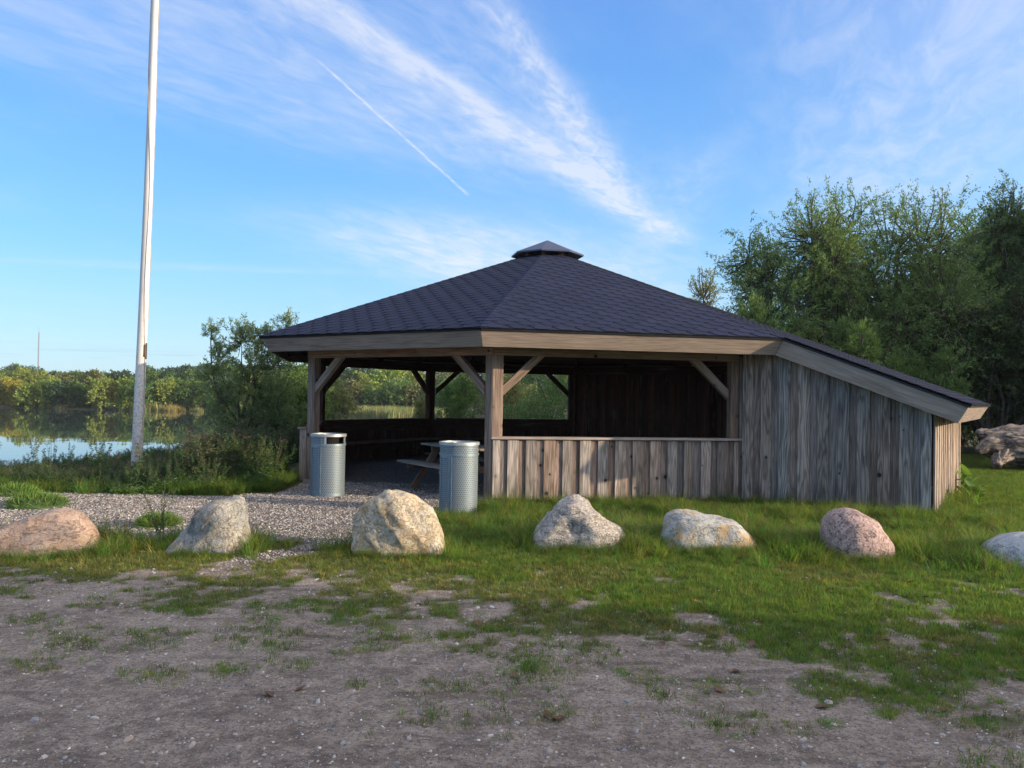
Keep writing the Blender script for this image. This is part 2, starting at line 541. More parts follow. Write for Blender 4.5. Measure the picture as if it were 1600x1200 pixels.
M = {}
M['board'] = wood_material('weathered_board', (0.48, 0.41, 0.36), (0.205, 0.17, 0.148), (0.96, 1.0, 1.04), (1.12, 0.97, 0.88), 0.5, 0.5, 0.5, green=0.4)
M['board_grey'] = wood_material('silvered_board', (0.49, 0.43, 0.385), (0.195, 0.165, 0.147), (0.97, 1.0, 1.03), (1.10, 0.97, 0.88), 0.62, 0.5, 0.7, green=0.5)
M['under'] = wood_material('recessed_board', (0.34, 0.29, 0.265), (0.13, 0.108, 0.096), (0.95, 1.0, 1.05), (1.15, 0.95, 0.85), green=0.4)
M['timber'] = wood_material('frame_timber', (0.43, 0.325, 0.26), (0.19, 0.14, 0.108), (1.0, 1.0, 1.02), (1.12, 0.97, 0.88), 0.22, 0.35, 0.35)
M['fascia'] = wood_material('fascia_timber', (0.44, 0.37, 0.32), (0.27, 0.225, 0.195), (1.0, 1.0, 1.0), (1.04, 0.99, 0.95), 0.16, 0.3, 0.28, False)
M['rail'] = wood_material('rail_timber', (0.47, 0.41, 0.38), (0.27, 0.23, 0.21), (1.0, 1.0, 1.0), (1.05, 1, .96), 0.15, 0.25, 0.2)
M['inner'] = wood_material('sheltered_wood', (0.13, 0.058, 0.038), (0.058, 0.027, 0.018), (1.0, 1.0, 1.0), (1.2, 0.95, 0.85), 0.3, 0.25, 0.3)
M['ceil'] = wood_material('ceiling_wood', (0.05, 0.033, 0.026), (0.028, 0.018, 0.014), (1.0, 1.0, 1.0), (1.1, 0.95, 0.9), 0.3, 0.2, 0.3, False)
M['table'] = wood_material('table_wood', (0.33, 0.30, 0.28), (0.17, 0.15, 0.13), (1.0, 1.0, 1.0), (1.05, 0.98, 0.92), 0.2, 0.3, 0.25)
M['table_leg'] = wood_material('table_leg_wood', (0.27, 0.19, 0.13), (0.14, 0.09, 0.06), (1.0, 1.0, 1.0), (1.1, 0.95, 0.9), 0.2, 0.3, 0.25)


def shingle_material():
    mt, t, b = new_mat('bitumen_shingle')
    co, rnd, oi = obj_coords(t)
    g = t.new('ShaderNodeNewGeometry')
    n = t.noise(g.outputs['Position'], 260.0, 3, 0.7)
    isl = g.outputs['Random Per Island']
    v = t.math('ADD', 0.82, t.math('MULTIPLY', t.math('FRACT', t.math('ADD', t.math('MULTIPLY', isl, 5.3), t.math('MULTIPLY', rnd, 9.7))), 0.26))
    col = t.mix(t.step(n, 0.35, 0.7), (0.008, 0.013, 0.037), (0.022, 0.030, 0.073))
    vv = t.new('ShaderNodeCombineXYZ')
    for k in range(3): t.link(v, vv.inputs[k])
    col = t.mix(1.0, col, vv.outputs[0], 'MULTIPLY')
    big = t.noise(g.outputs['Position'], 1.1, 4, 0.6)
    col = t.mix(t.math('MULTIPLY', t.step(big, 0.5, 0.75), 0.35), col, (0.032, 0.038, 0.068))
    t.link(col, b.inputs['Base Color']); b.inputs['Roughness'].default_value = 0.85
    b.inputs['Specular IOR Level'].default_value = 0.2
    t.link(t.bump(n, 0.35, 0.003), b.inputs['Normal'])
    return mt


M['shingle'] = shingle_material()


def plain(name, col, rough=0.7, metal=0.0, var=0.25, nscale=6.0, bumpk=0.2, bdist=0.01, dark=0.55):
    mt, t, b = new_mat(name)
    co, rnd, oi = obj_coords(t)
    n = t.noise(co, nscale, 6, 0.62)
    c = t.mix(t.step(n, 0.35, 0.7), tuple(x * (1 - var) * (dark if False else 1) for x in col), tuple(min(1, x * (1 + var)) for x in col))
    t.link(c, b.inputs['Base Color']); b.inputs['Roughness'].default_value = rough; b.inputs['Metallic'].default_value = metal
    t.link(t.bump(n, bumpk, bdist), b.inputs['Normal'])
    return mt


M['felt_edge'] = plain('roof_edge_felt', (0.022, 0.024, 0.032), 0.6)
M['cap_metal'] = plain('roof_cap_metal', (0.075, 0.085, 0.14), 0.42, 0.3, 0.12, 5, 0.05)
M['concrete'] = plain('concrete', (0.36, 0.33, 0.29), 0.9, 0, 0.3, 30, 0.4, 0.004)
M['dark'] = plain('dark_interior', (0.008, 0.008, 0.009), 0.9)
M["galv"] = plain("galvanised_steel", (0.20, 0.26, 0.31), 0.5, 0.55, 0.15, 9, 0.05)
M['galv_light'] = plain('galvanised_rim', (0.40, 0.44, 0.46), 0.45, 0.6, 0.12, 9, 0.05)


def embossed():
    mt, t, b = new_mat('embossed_steel_plate')
    tc = t.new('ShaderNodeTexCoord')
    x, y, z = sxyz(t, tc.outputs['Object'])
    a = t.math('MULTIPLY', t.math('ARCTAN2', y, x), 0.25)
    u = t.math('MULTIPLY', a, 1 / 0.030); v = t.math('MULTIPLY', z, 1 / 0.026)
    row = t.math('FLOOR', v)
    u2 = t.math('ADD', u, t.math('MULTIPLY', t.math('MODULO', row, 2.0), 0.5))
    fu = t.math('ABSOLUTE', t.math('SUBTRACT', t.math('FRACT', u2), 0.5)); fv = t.math('ABSOLUTE', t.math('SUBTRACT', t.math('FRACT', v), 0.5))
    d = t.math('ADD', fu, fv)
    dot = t.math('SUBTRACT', 1.0, t.step(d, 0.22, 0.42))
    n = t.noise(tc.outputs['Object'], 7.0, 5, 0.6)
    col = t.mix(dot, (0.20, 0.255, 0.30), (0.06, 0.078, 0.095))
    col = t.mix(t.math('MULTIPLY', t.step(n, 0.45, 0.75), 0.4), col, (0.20, 0.20, 0.17))
    t.link(col, b.inputs['Base Color']); b.inputs['Metallic'].default_value = 0.45; b.inputs['Roughness'].default_value = 0.55
    t.link(t.bump(dot, 0.7, 0.006), b.inputs['Normal'])
    return mt


M['emboss'] = embossed()


def rock_material(name, c1, c2, c3, speck=(0.5, 0.48, 0.46), specks=90, vein=0.5, sp_amt=0.4, band=(1, 1, 4), stain=None, stain_amt=0.0):
    mt, t, b = new_mat(name)
    tc = t.new('ShaderNodeTexCoord'); co = tc.outputs['Object']
    n1 = t.noise(t.vmath('MULTIPLY', co, band), 3.0, 8, 0.62, 1.2)
    n2 = t.noise(co, 13.0, 8, 0.7, 0.4)
    n3 = t.noise(co, 60.0, 4, 0.7)
    col = t.mix(t.step(n1, 0.35, 0.65), c1, c2)
    col = t.mix(t.math('MULTIPLY', t.step(n2, 0.5, 0.68), vein), col, c3)
    vr = t.voro(co, specks, out='Color')
    vs = sxyz(t, vr)[0]
    col = t.mix(t.math('MULTIPLY', t.step(vs, 0.62, 0.7), sp_amt), col, speck)
    col = t.mix(t.math('MULTIPLY', t.math('SUBTRACT', 1.0, t.step(vs, 0.1, 0.16)), sp_amt), col, (0.07, 0.065, 0.06))
    if stain:
        n4 = t.noise(co, 4.5, 5, 0.7, 0.6)
        col = t.mix(t.math('MULTIPLY', t.step(n4, 0.48, 0.66), stain_amt), col, stain)
    crack = t.math('ABSOLUTE', t.math('SUBTRACT', t.noise(t.vmath('MULTIPLY', co, band), 5.5, 5, 0.6, 0.5), 0.5))
    ck = t.math('SUBTRACT', 1.0, t.step(crack, 0.002, 0.025))
    col = t.mix(t.math('MULTIPLY', ck, 0.30), col, tuple(c * 0.4 for c in c1))
    t.link(col, b.inputs['Base Color']); b.inputs['Roughness'].default_value = 0.88
    h = t.math('ADD', t.math('MULTIPLY', n2, 1.0), t.math('MULTIPLY', n3, 0.35))
    h = t.math('SUBTRACT', h, t.math('MULTIPLY', ck, 0.4))
    t.link(t.bump(h, 0.9, 0.03), b.inputs['Normal'])
    return mt


def leaf_material(name, colA, colB, transl=0.35, use_obj=False, rough=0.55, inst=False):
    mt, t, b = new_mat(name)
    g = t.new('ShaderNodeNewGeometry'); oi = t.new('ShaderNodeObjectInfo')
    rn = g.outputs['Random Per Island']
    c = t.mix(rn, colA, colB)
    if inst:
        q = t.math('ADD', 0.55, t.math('MULTIPLY', oi.outputs['Random'], 0.85))
        q2 = t.math('ADD', 0.62, t.math('MULTIPLY', t.math('FRACT', t.math('MULTIPLY', oi.outputs['Random'], 13.7)), 0.8))
        vv = t.new('ShaderNodeCombineXYZ'); t.link(t.math('MULTIPLY', q, q2), vv.inputs[0]); t.link(q, vv.inputs[1]); t.link(q, vv.inputs[2])
        c = t.mix(1.0, c, vv.outputs[0], 'MULTIPLY')
    if use_obj:
        c = t.mix(1.0, c, oi.outputs['Color'], 'MULTIPLY')
    big = t.noise(g.outputs['Position'], 0.9, 3, 0.6)
    c = t.mix(t.math('MULTIPLY', t.step(big, 0.45, 0.7), 0.4), c, t.mix(1.0, c, (1.35, 1.25, 0.75), 'MULTIPLY'))
    fine = t.noise(g.outputs['Position'], 5.5, 4, 0.65)
    c = t.mix(t.math('MULTIPLY', t.step(fine, 0.42, 0.60), 0.62), c, t.mix(1.0, c, (0.50, 0.58, 0.55), 'MULTIPLY'))
    t.link(c, b.inputs['Base Color']); b.inputs['Roughness'].default_value = rough
    tr = t.new('ShaderNodeBsdfTranslucent'); t.link(t.mix(1.0, c, (1.2, 1.3, 0.6), 'MULTIPLY'), tr.inputs['Color'])
    ms = t.new('ShaderNodeMixShader'); ms.inputs[0].default_value = transl
    t.link(b.outputs[0], ms.inputs[1]); t.link(tr.outputs[0], ms.inputs[2])
    t.link(ms.outputs[0], t.n['Material Output'].inputs['Surface'])
    return mt


M['bark'] = plain('willow_bark', (0.085, 0.07, 0.055), 0.9, 0, 0.4, 8, 0.6, 0.02)
M['bark_far'] = plain('far_bark', (0.14, 0.12, 0.10), 0.9, 0, 0.3, 4)
M['leaf_willow'] = leaf_material('willow_leaf', (0.10, 0.175, 0.060), (0.22, 0.30, 0.115))
M['leaf_fresh'] = leaf_material('fresh_willow_leaf', (0.095, 0.165, 0.05), (0.17, 0.25, 0.085))
M['leaf_pale'] = leaf_material('pale_willow_leaf', (0.17, 0.20, 0.09), (0.30, 0.29, 0.14))
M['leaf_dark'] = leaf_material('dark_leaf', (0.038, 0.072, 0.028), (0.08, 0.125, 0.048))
M['leaf_far'] = leaf_material('far_foliage', (0.62, 0.62, 0.62), (1.0, 1.0, 1.0), 0.3, True)
M['grass'] = leaf_material('grass_blade', (0.09, 0.175, 0.034), (0.18, 0.275, 0.06), 0.55, inst=True)
M['grass_dry'] = leaf_material('dry_grass_blade', (0.20, 0.18, 0.06), (0.30, 0.24, 0.11), 0.35, inst=True)
M['weed'] = leaf_material('weed_leaf', (0.05, 0.098, 0.042), (0.10, 0.16, 0.065), 0.3)
M['weed_light'] = leaf_material('light_weed_leaf', (0.10, 0.21, 0.04), (0.18, 0.29, 0.07), 0.35)
M['weed_brown'] = leaf_material('seeding_weed', (0.11, 0.085, 0.065), (0.18, 0.145, 0.10), 0.2)
M['reed'] = leaf_material('reed_leaf', (0.13, 0.20, 0.085), (0.23, 0.29, 0.14), 0.3)
M['reed_gold'] = leaf_material('golden_reed', (0.42, 0.29, 0.10), (0.52, 0.38, 0.17), 0.3)
M['flower_white'] = plain('white_petals', (0.75, 0.76, 0.70), 0.7)
M['deadleaf'] = leaf_material('dead_leaf', (0.11, 0.055, 0.035), (0.20, 0.11, 0.07), 0.15)

CX, CY, PHI, RP = 0.7135, 17.2606, -1.7637, 5.2605


# ------------------------------------------------------------------ ground sheet
def axis(dense0, dense1, st, lo, hi, g=1.14):
    a = list(np.arange(dense0, dense1, st)); s = st; v = a[-1]
    while v < hi: s *= g; v += s; a.append(v)
    s = st; v = a[0]; lead = []
    while v > lo: s *= g; v -= s; lead.append(v)
    return np.array(lead[::-1] + a)


gx = axis(-8.5, 9.5, 0.075, -700, 700, 1.12); gy = axis(2.6, 14.5, 0.075, -250, 760, 1.09)
GX, GY = np.meshgrid(gx, gy)
gz = ground_z(GX, GY)
n0, n1 = GX.shape
idx = np.arange(n0 * n1).reshape(n0, n1)
F = np.stack([idx[:-1, :-1], idx[:-1, 1:], idx[1:, 1:], idx[1:, :-1]], -1).reshape(-1, 4)
far_g = 1.0 * ((np.hypot(GX, GY) > 15))
me = mesh_np('ground', np.stack([GX.ravel(), GY.ravel(), gz.ravel()], 1), F, True,
             {'grass': np.maximum(grass_patch(GX, GY), far_g * (gravel_cover(GX, GY) < .5)).ravel(), 'gravel': gravel_cover(GX, GY).ravel()})


def ground_material():
    mt, t, b = new_mat('soil_gravel_and_turf')
    g = t.new('ShaderNodeNewGeometry'); P = g.outputs['Position']
    ag = t.new('ShaderNodeAttribute', attribute_name='grass').outputs['Fac']
    av = t.new('ShaderNodeAttribute', attribute_name='gravel').outputs['Fac']
    n1 = t.noise(P, 1.3, 6, 0.6); n2 = t.noise(P, 9.0, 6, 0.65); n3 = t.noise(P, 48.0, 6, 0.8)
    st = t.noise(t.vmath('MULTIPLY', P, (1.2, 3.6, 1)), 1.6, 5, 0.65, 0.6)
    soil = t.mix(t.step(n2, 0.35, 0.68), (0.19, 0.15, 0.122), (0.40, 0.325, 0.265))
    soil = t.mix(t.math('MULTIPLY', t.step(n1, 0.42, 0.66), 0.55), soil, (0.45, 0.375, 0.31))
    soil = t.mix(t.math('MULTIPLY', t.step(st, 0.52, 0.68), 0.75), soil, (0.13, 0.10, 0.082))
    soil = t.mix(t.math('MULTIPLY', t.step(n3, 0.47, 0.60), 0.72), soil, (0.095, 0.075, 0.062))
    n4 = t.noise(t.vmath('MULTIPLY', P, (1, 1.8, 1)), 17.0, 5, 0.7)
    soil = t.mix(t.math('MULTIPLY', t.step(n4, 0.58, 0.68), 0.65), soil, (0.085, 0.066, 0.055))
    # grit in the soil
    vc = t.voro(P, 85.0, out='Color'); vd = t.voro(P, 85.0)
    r_, g_, b_ = sxyz(t, vc)
    pick = t.math('MULTIPLY', t.step(r_, 0.70, 0.74), t.math('SUBTRACT', 1.0, t.step(vd, 0.22, 0.42)))
    pc = t.mix(g_, (0.16, 0.155, 0.16), (0.62, 0.57, 0.52))
    soil = t.mix(pick, soil, pc)
    # loose gravel
    wc = t.voro(P, 74.0, out='Color'); wd = t.voro(P, 74.0)
    r2, g2, b2 = sxyz(t, wc)
    stone = t.ramp(r2, [(0, (0.17, 0.14, 0.125)), (0.3, (0.36, 0.31, 0.27)), (0.6, (0.50, 0.43, 0.38)), (0.85, (0.68, 0.61, 0.56)), (1, (0.84, 0.80, 0.76))])
    stone = t.mix(t.step(wd, 0.25, 0.6), stone, (0.085, 0.07, 0.062))
    stone = t.mix(t.math('MULTIPLY', t.step(n1, 0.5, 0.7), 0.35), stone, (0.16, 0.13, 0.115))
    turf = t.mix(t.step(n2, 0.35, 0.7), (0.105, 0.095, 0.05), (0.085, 0.12, 0.035))
    turf = t.mix(t.math('MULTIPLY', t.step(n3, 0.5, 0.65), 0.5), turf, (0.10, 0.072, 0.05))
    tn = t.math('ADD', ag, t.math('MULTIPLY', t.math('SUBTRACT', n2, 0.5), 0.6))
    col = t.mix(t.math('MULTIPLY', t.step(tn, 0.25, 0.95), 0.85), soil, turf)
    vn_ = t.math('ADD', av, t.math('MULTIPLY', t.math('SUBTRACT', n2, 0.5), 0.6))
    gm = t.step(vn_, 0.35, 0.65)
    col = t.mix(gm, col, stone)
    t.link(col, b.inputs['Base Color']); b.inputs['Roughness'].default_value = 0.93
    h = t.math('ADD', t.math('MULTIPLY', n3, 0.35), t.math('MULTIPLY', n2, 0.9))
    h = t.math('ADD', h, t.math('MULTIPLY', pick, 0.4))
    h = t.math('ADD', h, t.math('MULTIPLY', gm, t.math('MULTIPLY', t.math('SUBTRACT', 0.6, wd), 1.1)))
    t.link(t.bump(h, 1.0, 0.035), b.inputs['Normal'])
    return mt


M['ground'] = ground_material()
o = link('ground', me, M['ground']); o['kind'] = 'structure'

# ------------------------------------------------------------------ lake
mt, t, b = new_mat('lake_water')
g = t.new('ShaderNodeNewGeometry')
b.inputs['Base Color'].default_value = (0.045, 0.062, 0.062, 1)
b.inputs['Roughness'].default_value = 0.015; b.inputs['IOR'].default_value = 1.333
b.inputs['Specular IOR Level'].default_value = 0.5
n1 = t.noise(t.vmath('MULTIPLY', g.outputs['Position'], (1.0, 0.35, 1)), 1.1, 4, 0.6)
n2 = t.noise(g.outputs['Position'], 0.22, 2, 0.5)
t.link(t.bump(t.math('ADD', t.math('MULTIPLY', n1, 0.12), n2), 0.055, 0.16), b.inputs['Normal'])
M['water'] = mt
me = mesh_np('lake', [(-690, 10, WATER_Z), (60, 10, WATER_Z), (60, 190, WATER_Z), (-690, 190, WATER_Z)], [(0, 1, 2, 3)])
o = link('lake', me, mt); o['kind'] = 'structure'

# ------------------------------------------------------------------ pavilion
pav = thing('pavilion', (CX, CY, 0), 'octagonal open timber pavilion with dark shingled roof and a low boarded lean-to on its right', 'pavilion')
C8 = math.cos(math.pi / 8)
RF, ZFT, RFB, ZFB, ZAP = 6.0947, 2.528, 5.9589, 2.302, 4.7329
ZB, ZBT, ZR = 2.222, 2.43, 0.986
LW, LF = 2.7733, 2.4698
SL = (ZAP - ZFT) / (RF * C8)
LIFT = 0.034


def Vx(k, r, z):
    a = PHI + (k - 2) * math.pi / 4
    return Vector((CX + r * math.cos(a), CY + r * math.sin(a), z))


def fdir(k):          # outward normal of the side k -> k+1, and direction along it
    a = PHI + (k - 1.5) * math.pi / 4
    return Vector((math.cos(a), math.sin(a), 0)), Vector((-math.sin(a), math.cos(a), 0))


UP = Vector((0, 0, 1))
# corner posts: two laminations each, meeting on the mitre
for k in range(8):
    v = Vx(k, RP, 0)
    e1 = (Vx(k - 1, RP, 0) - v).normalized(); e2 = (Vx(k + 1, RP, 0) - v).normalized()
    n1_, _ = fdir(k - 1); n2_, _ = fdir(k)
    c = (Vector((CX, CY, 0)) - v).normalized()
    dep = 0.15
    mid = c * (dep / C8)
    zb_ = 0.0 if k != 2 else -0.02
    for e, n_, wd in ((e1, n1_, 0.135), (e2, n2_, 0.165)):
        side = e.cross(UP)
        gap = e * 0.0025
        pts = [v + gap, v + e * wd, v + e * wd - n_ * dep, v + mid + gap]
        # small overshoot keeps the two halves a hair apart
        pts = [p + Vector((0, 0, zb_ + 0.06)) for p in pts]
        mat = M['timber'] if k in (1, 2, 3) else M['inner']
        prism('post', pts, UP * (ZB - 0.06 - zb_ - 0.001), UP, mat, pav, 0.006) if False else \
            prism('post', [pts[0], pts[1], pts[1] + UP * (ZB - 0.061 - zb_), pts[0] + UP * (ZB - 0.061 - zb_)], -n_ * dep, UP, mat, pav, 0.006)
    ft = bar('footing', v + c * 0.10 + Vector((0, 0, -0.25)), v + c * 0.10 + Vector((0, 0, zb_ + 0.058)), 0.25, 0.2, e2, M['concrete'], pav, 0.01)

# wall plates over the posts and a second, inner ring
for k in range(8):
    ri = RP - 0.15 / C8
    o_ = [Vx(k, RP + 0.012, ZB), Vx(k + 1, RP + 0.012, ZB), Vx(k + 1, ri, ZB), Vx(k, ri, ZB)]
    u = (o_[1] - o_[0]).normalized()
    o_ = [o_[0] + u * 0.002, o_[1] - u * 0.002, o_[2] - u * 0.002, o_[3] + u * 0.002]
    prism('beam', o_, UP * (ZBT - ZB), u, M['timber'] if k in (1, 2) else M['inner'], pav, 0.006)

# braces
for k in range(8):
    v = Vx(k, RP, 0); c = (Vector((CX, CY, 0)) - v).normalized()
    for kk in (k - 1, k + 1):
        face = k - 1 if kk == k - 1 else k
        if face % 8 in (4, 5): continue
        e = (Vx(kk, RP, 0) - v).normalized(); n_, _ = fdir(face)
        p0 = v + e * 0.085 - n_ * 0.075 + UP * 1.56
        p1 = v + e * 0.80 - n_ * 0.075 + UP * 2.30
        d = (p1 - p0).normalized()
        # trim so that the ends die into post and beam
        mat = M['timber'] if face % 8 in (1, 2) else M['inner']
        sidev = d.cross(n_)
        w = 0.115
        a = v + e * 0.160 - n_ * 0.03; b = a
        q0 = v + e * 0.160 + UP * 1.60; q1 = v + e * 0.160 + UP * 1.76
        q2 = v + e * 0.66 + UP * (ZB + 0.012); q3 = v + e * 0.83 + UP * (ZB + 0.012)
        prism('brace', [p - n_ * 0.022 for p in (q0, q1, q2, q3)], -n_ * 0.10, (q2 - q1), mat, pav, 0.005)


def boards(A, B, z0, zt, outn, pitch, w, mo, mu, off=0.0, first=0.0, u_end=None, jit=0.004):
    A = Vector(A); B = Vector(B); u = (B - A).normalized(); L = (B - A).length if u_end is None else u_end
    i = 0; x = first
    zt_ = zt if callable(zt) else (lambda s: zt)
    z0_ = z0 if callable(z0) else (lambda s: z0)
    while x < L - 0.02:
        a = max(x + random.uniform(-.006, .006), 0.0); b_ = min(x + w + random.uniform(-.006, .006), L)
        if b_ - a > 0.03:
            j = random.uniform(0, jit); dz_ = random.uniform(-.012, .006)
            tz = 0.0 if callable(zt) else random.uniform(-.004, 0)
            P = [A + u * a + UP * (z0_(a) + dz_), A + u * b_ + UP * (z0_(b_) + dz_), A + u * b_ + UP * (zt_(b_) + tz), A + u * a + UP * (zt_(a) + tz)]
            prism('wall_board', [p + outn * (off + 0.0235) for p in P], outn * (0.024 + j), UP, mo, pav, 0.0035)
        a = max(b_ - 0.03, 0.0); b2 = min(x + pitch + 0.03, L)
        if b2 - a > 0.03:
            P = [A + u * a + UP * z0_(a), A + u * b2 + UP * z0_(b2), A + u * b2 + UP * zt_(b2), A + u * a + UP * zt_(a)]
            prism('recessed_board', [p + outn * (off + 0.001) for p in P], outn * 0.021, UP, mu, pav, 0.002)
        x += pitch; i += 1


# front low wall (2-3)
n_, e_ = fdir(2)
A = Vx(2, RP, 0) + e_ * 0.012; B = Vx(3, RP, 0) - e_ * 0.012
boards(A, B, 0.0, 0.945, n_, 0.284, 0.172, M['board'], M['under'], first=-0.055, jit=0.005)


def cap(A, B, n_, z, name='rail_cap', mat=None, out_=0.085, inn=0.165, th=0.036):
    prism(name, [A + n_ * out_ + UP * z, B + n_ * out_ + UP * z, B - n_ * inn + UP * z, A - n_ * inn + UP * z], UP * th, B - A, mat or M['rail'], pav, 0.006)


cap(A - e_ * 0.03, B + e_ * 0.05, n_, 0.95, out_=0.088, inn=-0.002)
prism('wall_girt', [A + e_ * .16 + UP * .70, B - e_ * .16 + UP * .70, B - e_ * .16 + UP * .94, A + e_ * .16 + UP * .94], -n_ * .05, e_, M['inner'], pav)
cap(A + e_ * 0.16, B - e_ * 0.16, n_, 0.95, out_=-0.004, inn=0.15)

# rear low walls (6-7, 7-0) and the left one (0-1)
for k in (6, 7, 0):
    n_, e_ = fdir(k)
    A = Vx(k, RP, 0) + e_ * 0.02; B = Vx(k + 1, RP, 0) - e_ * 0.02
    off = 0.0
    boards(A, B, 0.0, 0.945, n_, 0.284, 0.172, M['inner'] if k else M['board'], M['inner'] if k else M['under'], off=off)
    cap(A + e_ * .15, B - e_ * .15, n_, 0.95, mat=M['inner'])
    prism('wall_girt', [A + e_ * .15 + UP * .70, B - e_ * .15 + UP * .70, B - e_ * .15 + UP * .948, A + e_ * .15 + UP * .948], -n_ * .05, e_, M['inner'], pav)
    # bench along the wall
    i0, i1 = 0.16, 0.56
    P = [Vx(k, RP - i0 / C8, .43), Vx(k + 1, RP - i0 / C8, .43), Vx(k + 1, RP - i1 / C8, .43), Vx(k, RP - i1 / C8, .43)]
    P = [P[0] + e_ * .003, P[1] - e_ * .003, P[2] - e_ * .003, P[3] + e_ * .003]
    prism('bench_seat', P, UP * .045, e_, M['table_leg'], pav, 0.006)
    for s in (0.6, 1.5, 2.4, 3.3):
        Q = Vx(k, RP, 0) + e_ * s - n_ * 0.052
        prism('bench_bracket', [Q + UP * .15, Q + UP * .428, Q - n_ * .44 + UP * .428, Q - n_ * .44 + UP * .36], e_ * .05, n_, M['inner'], pav)

# closed rear walls (4-5, 5-6)
for k in (4, 5):
    n_, e_ = fdir(k)
    A = Vx(k, RP, 0) + e_ * 0.02; B = Vx(k + 1, RP, 0) - e_ * 0.02
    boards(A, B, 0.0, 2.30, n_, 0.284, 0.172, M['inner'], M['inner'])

# end of the low left wall, seen beside the front left post
n_, e_ = fdir(1)
v = Vx(1, RP, 0)
for i in range(2):
    a0 = v - e_ * (0.012 + i * 0.088); a1 = v - e_ * (0.094 + i * 0.088)
    prism('wall_end_board', [a0 + UP * .03, a1 + UP * .03, a1 + UP * .945, a0 + UP * .945], -n_ * (.03 + 0.004 * i), UP, M['timber'], pav)
prism('rail_cap', [v - e_ * .008 + n_ * .03 + UP * .95, v - e_ * .215 + n_ * .03 + UP * .95, v - e_ * .215 - n_ * .30 + UP * .95, v - e_ * .008 - n_ * .30 + UP * .95], UP * .034, e_, M['timber'], pav)
n0_, e0_ = fdir(0)
prism('wall_end_board', [v - e_ * .185 - n_ * .036 + UP * .03, v - e_ * .185 - n_ * .29 + UP * .03, v - e_ * .185 - n_ * .29 + UP * .945, v - e_ * .185 - n_ * .036 + UP * .945], e_ * .02, UP, M['timber'], pav)

# the lean-to: gable walls and end wall
nL, eL = fdir(3)


def zroof(d): return ZAP - SL * d           # d = distance from the axis along the face normal


d3 = RP * C8
P3 = Vx(3, RP, 0); P4 = Vx(4, RP, 0)
gb = lambda s: 0.05 * min(1, s / 2.0)
# trim boards at the corner of opening and gable
n2_, e2_ = fdir(2)
prism('corner_board', [P3 - e2_ * 0.0 + n2_ * .052 + UP * .0, P3 + e2_ * .095 + n2_ * .052 + UP * .0, P3 + e2_ * .095 + n2_ * .052 + UP * 2.30, P3 + n2_ * .052 + UP * 2.30], -n2_ * .03, UP, M['under'], pav, label='reddish corner board between the opening and the gable')
boards(P3 + nL * .06, P3 + nL * LW, gb, lambda s: zroof(d3 + .06 + s) - 0.045, -eL, 0.284, 0.176, M['board_grey'], M['under'], first=0.02, jit=0.005)
boards(P4 + nL * .02, P4 + nL * LW, 0.05, lambda s: zroof(d3 + .02 + s) - 0.045, eL, 0.284, 0.176, M['inner'], M['inner'])
zE = zroof(d3 + LW) - 0.055
A = P3 + nL * LW - eL * 0.046; B = P4 + nL * LW + eL * 0.046
boards(A, B, 0.05, zE, nL, 0.284, 0.172, M['board'], M['under'], first=0.0, jit=0.004)
# inner frame of the lean-to
for P_ in (P3, P4):
    s_ = eL if P_ is P3 else -eL
    bar('lean_to_post', P_ + nL * (LW - .08) + s_ * .08, P_ + nL * (LW - .08) + s_ * .08 + UP * (zE - .02), .12, .12, nL, M['inner'], pav)

# roof deck, rafters, fascias, eave strips
AP = Vector((CX, CY, ZAP + LIFT - 0.012))
RT = 0.56                                     # radius of the vent opening


def deckpt(k, r): return Vx(k, r, ZAP - SL * r * C8 + LIFT - 0.012)


dn = lambda n_: (n_ * SL + UP).normalized()
for k in range(8):
    n_, e_ = fdir(k)
    P = [deckpt(k, RT), deckpt(k, RF - .01), deckpt(k + 1, RF - .01), deckpt(k + 1, RT)]
    prism('roof_deck', P, -dn(n_) * .022, e_, M['ceil'], pav, 0)
    if k == 3:
        a, b_ = deckpt(3, RF - .01), deckpt(4, RF - .01)
        dd = (nL - UP * SL) * LF
        prism('roof_deck', [a + nL * .002 - UP * .001, a + dd, b_ + dd, b_ + nL * .002 - UP * .001], -dn(nL) * .022, eL, M['ceil'], pav, 0)
    # hip rafter
    ra, rb = Vx(k, .45, ZAP - SL * .45 * C8 - .09), Vx(k, RF - .12, ZAP - SL * (RF - .12) * C8 - .075)
    bar('rafter', ra, rb, .09, .13, (rb - ra).cross(UP), M['ceil'], pav)
    for s in (-.33, .33):
        base = Vector((CX, CY, 0)) + n_ * (RF * C8 - .1) + e_ * (s * 2 * RF * math.sin(math.pi / 8) * .5)
        top = Vector((CX, CY, 0)) + n_ * (1.9) + e_ * (s * 1.3)
        if k == 3: base = base + nL * (LF - .1)
        db = (base - Vector((CX, CY, 0))).dot(n_); dt = 1.9
        base.z = ZAP - SL * db - .06; top.z = ZAP - SL * dt - .06
        bar('rafter', top, base, .05, .11, (base - top).cross(UP), M['ceil'], pav)

TH = 0.034


def fascia(T0, T1, B1, B0, inn, mat, label=None):
    prism('fascia_board', [T0, T1, B1, B0], inn * TH, (T1 - T0), mat, pav, 0.003, label)


def strip(T0, T1, inn, upn):
    a = T0 - inn * .022 - UP * .006; b_ = T1 - inn * .022 - UP * .006
    prism('eave_strip', [a, b_, b_ + inn * .09, a + inn * .09], upn * .026, (T1 - T0), M['felt_edge'], pav, 0.002)


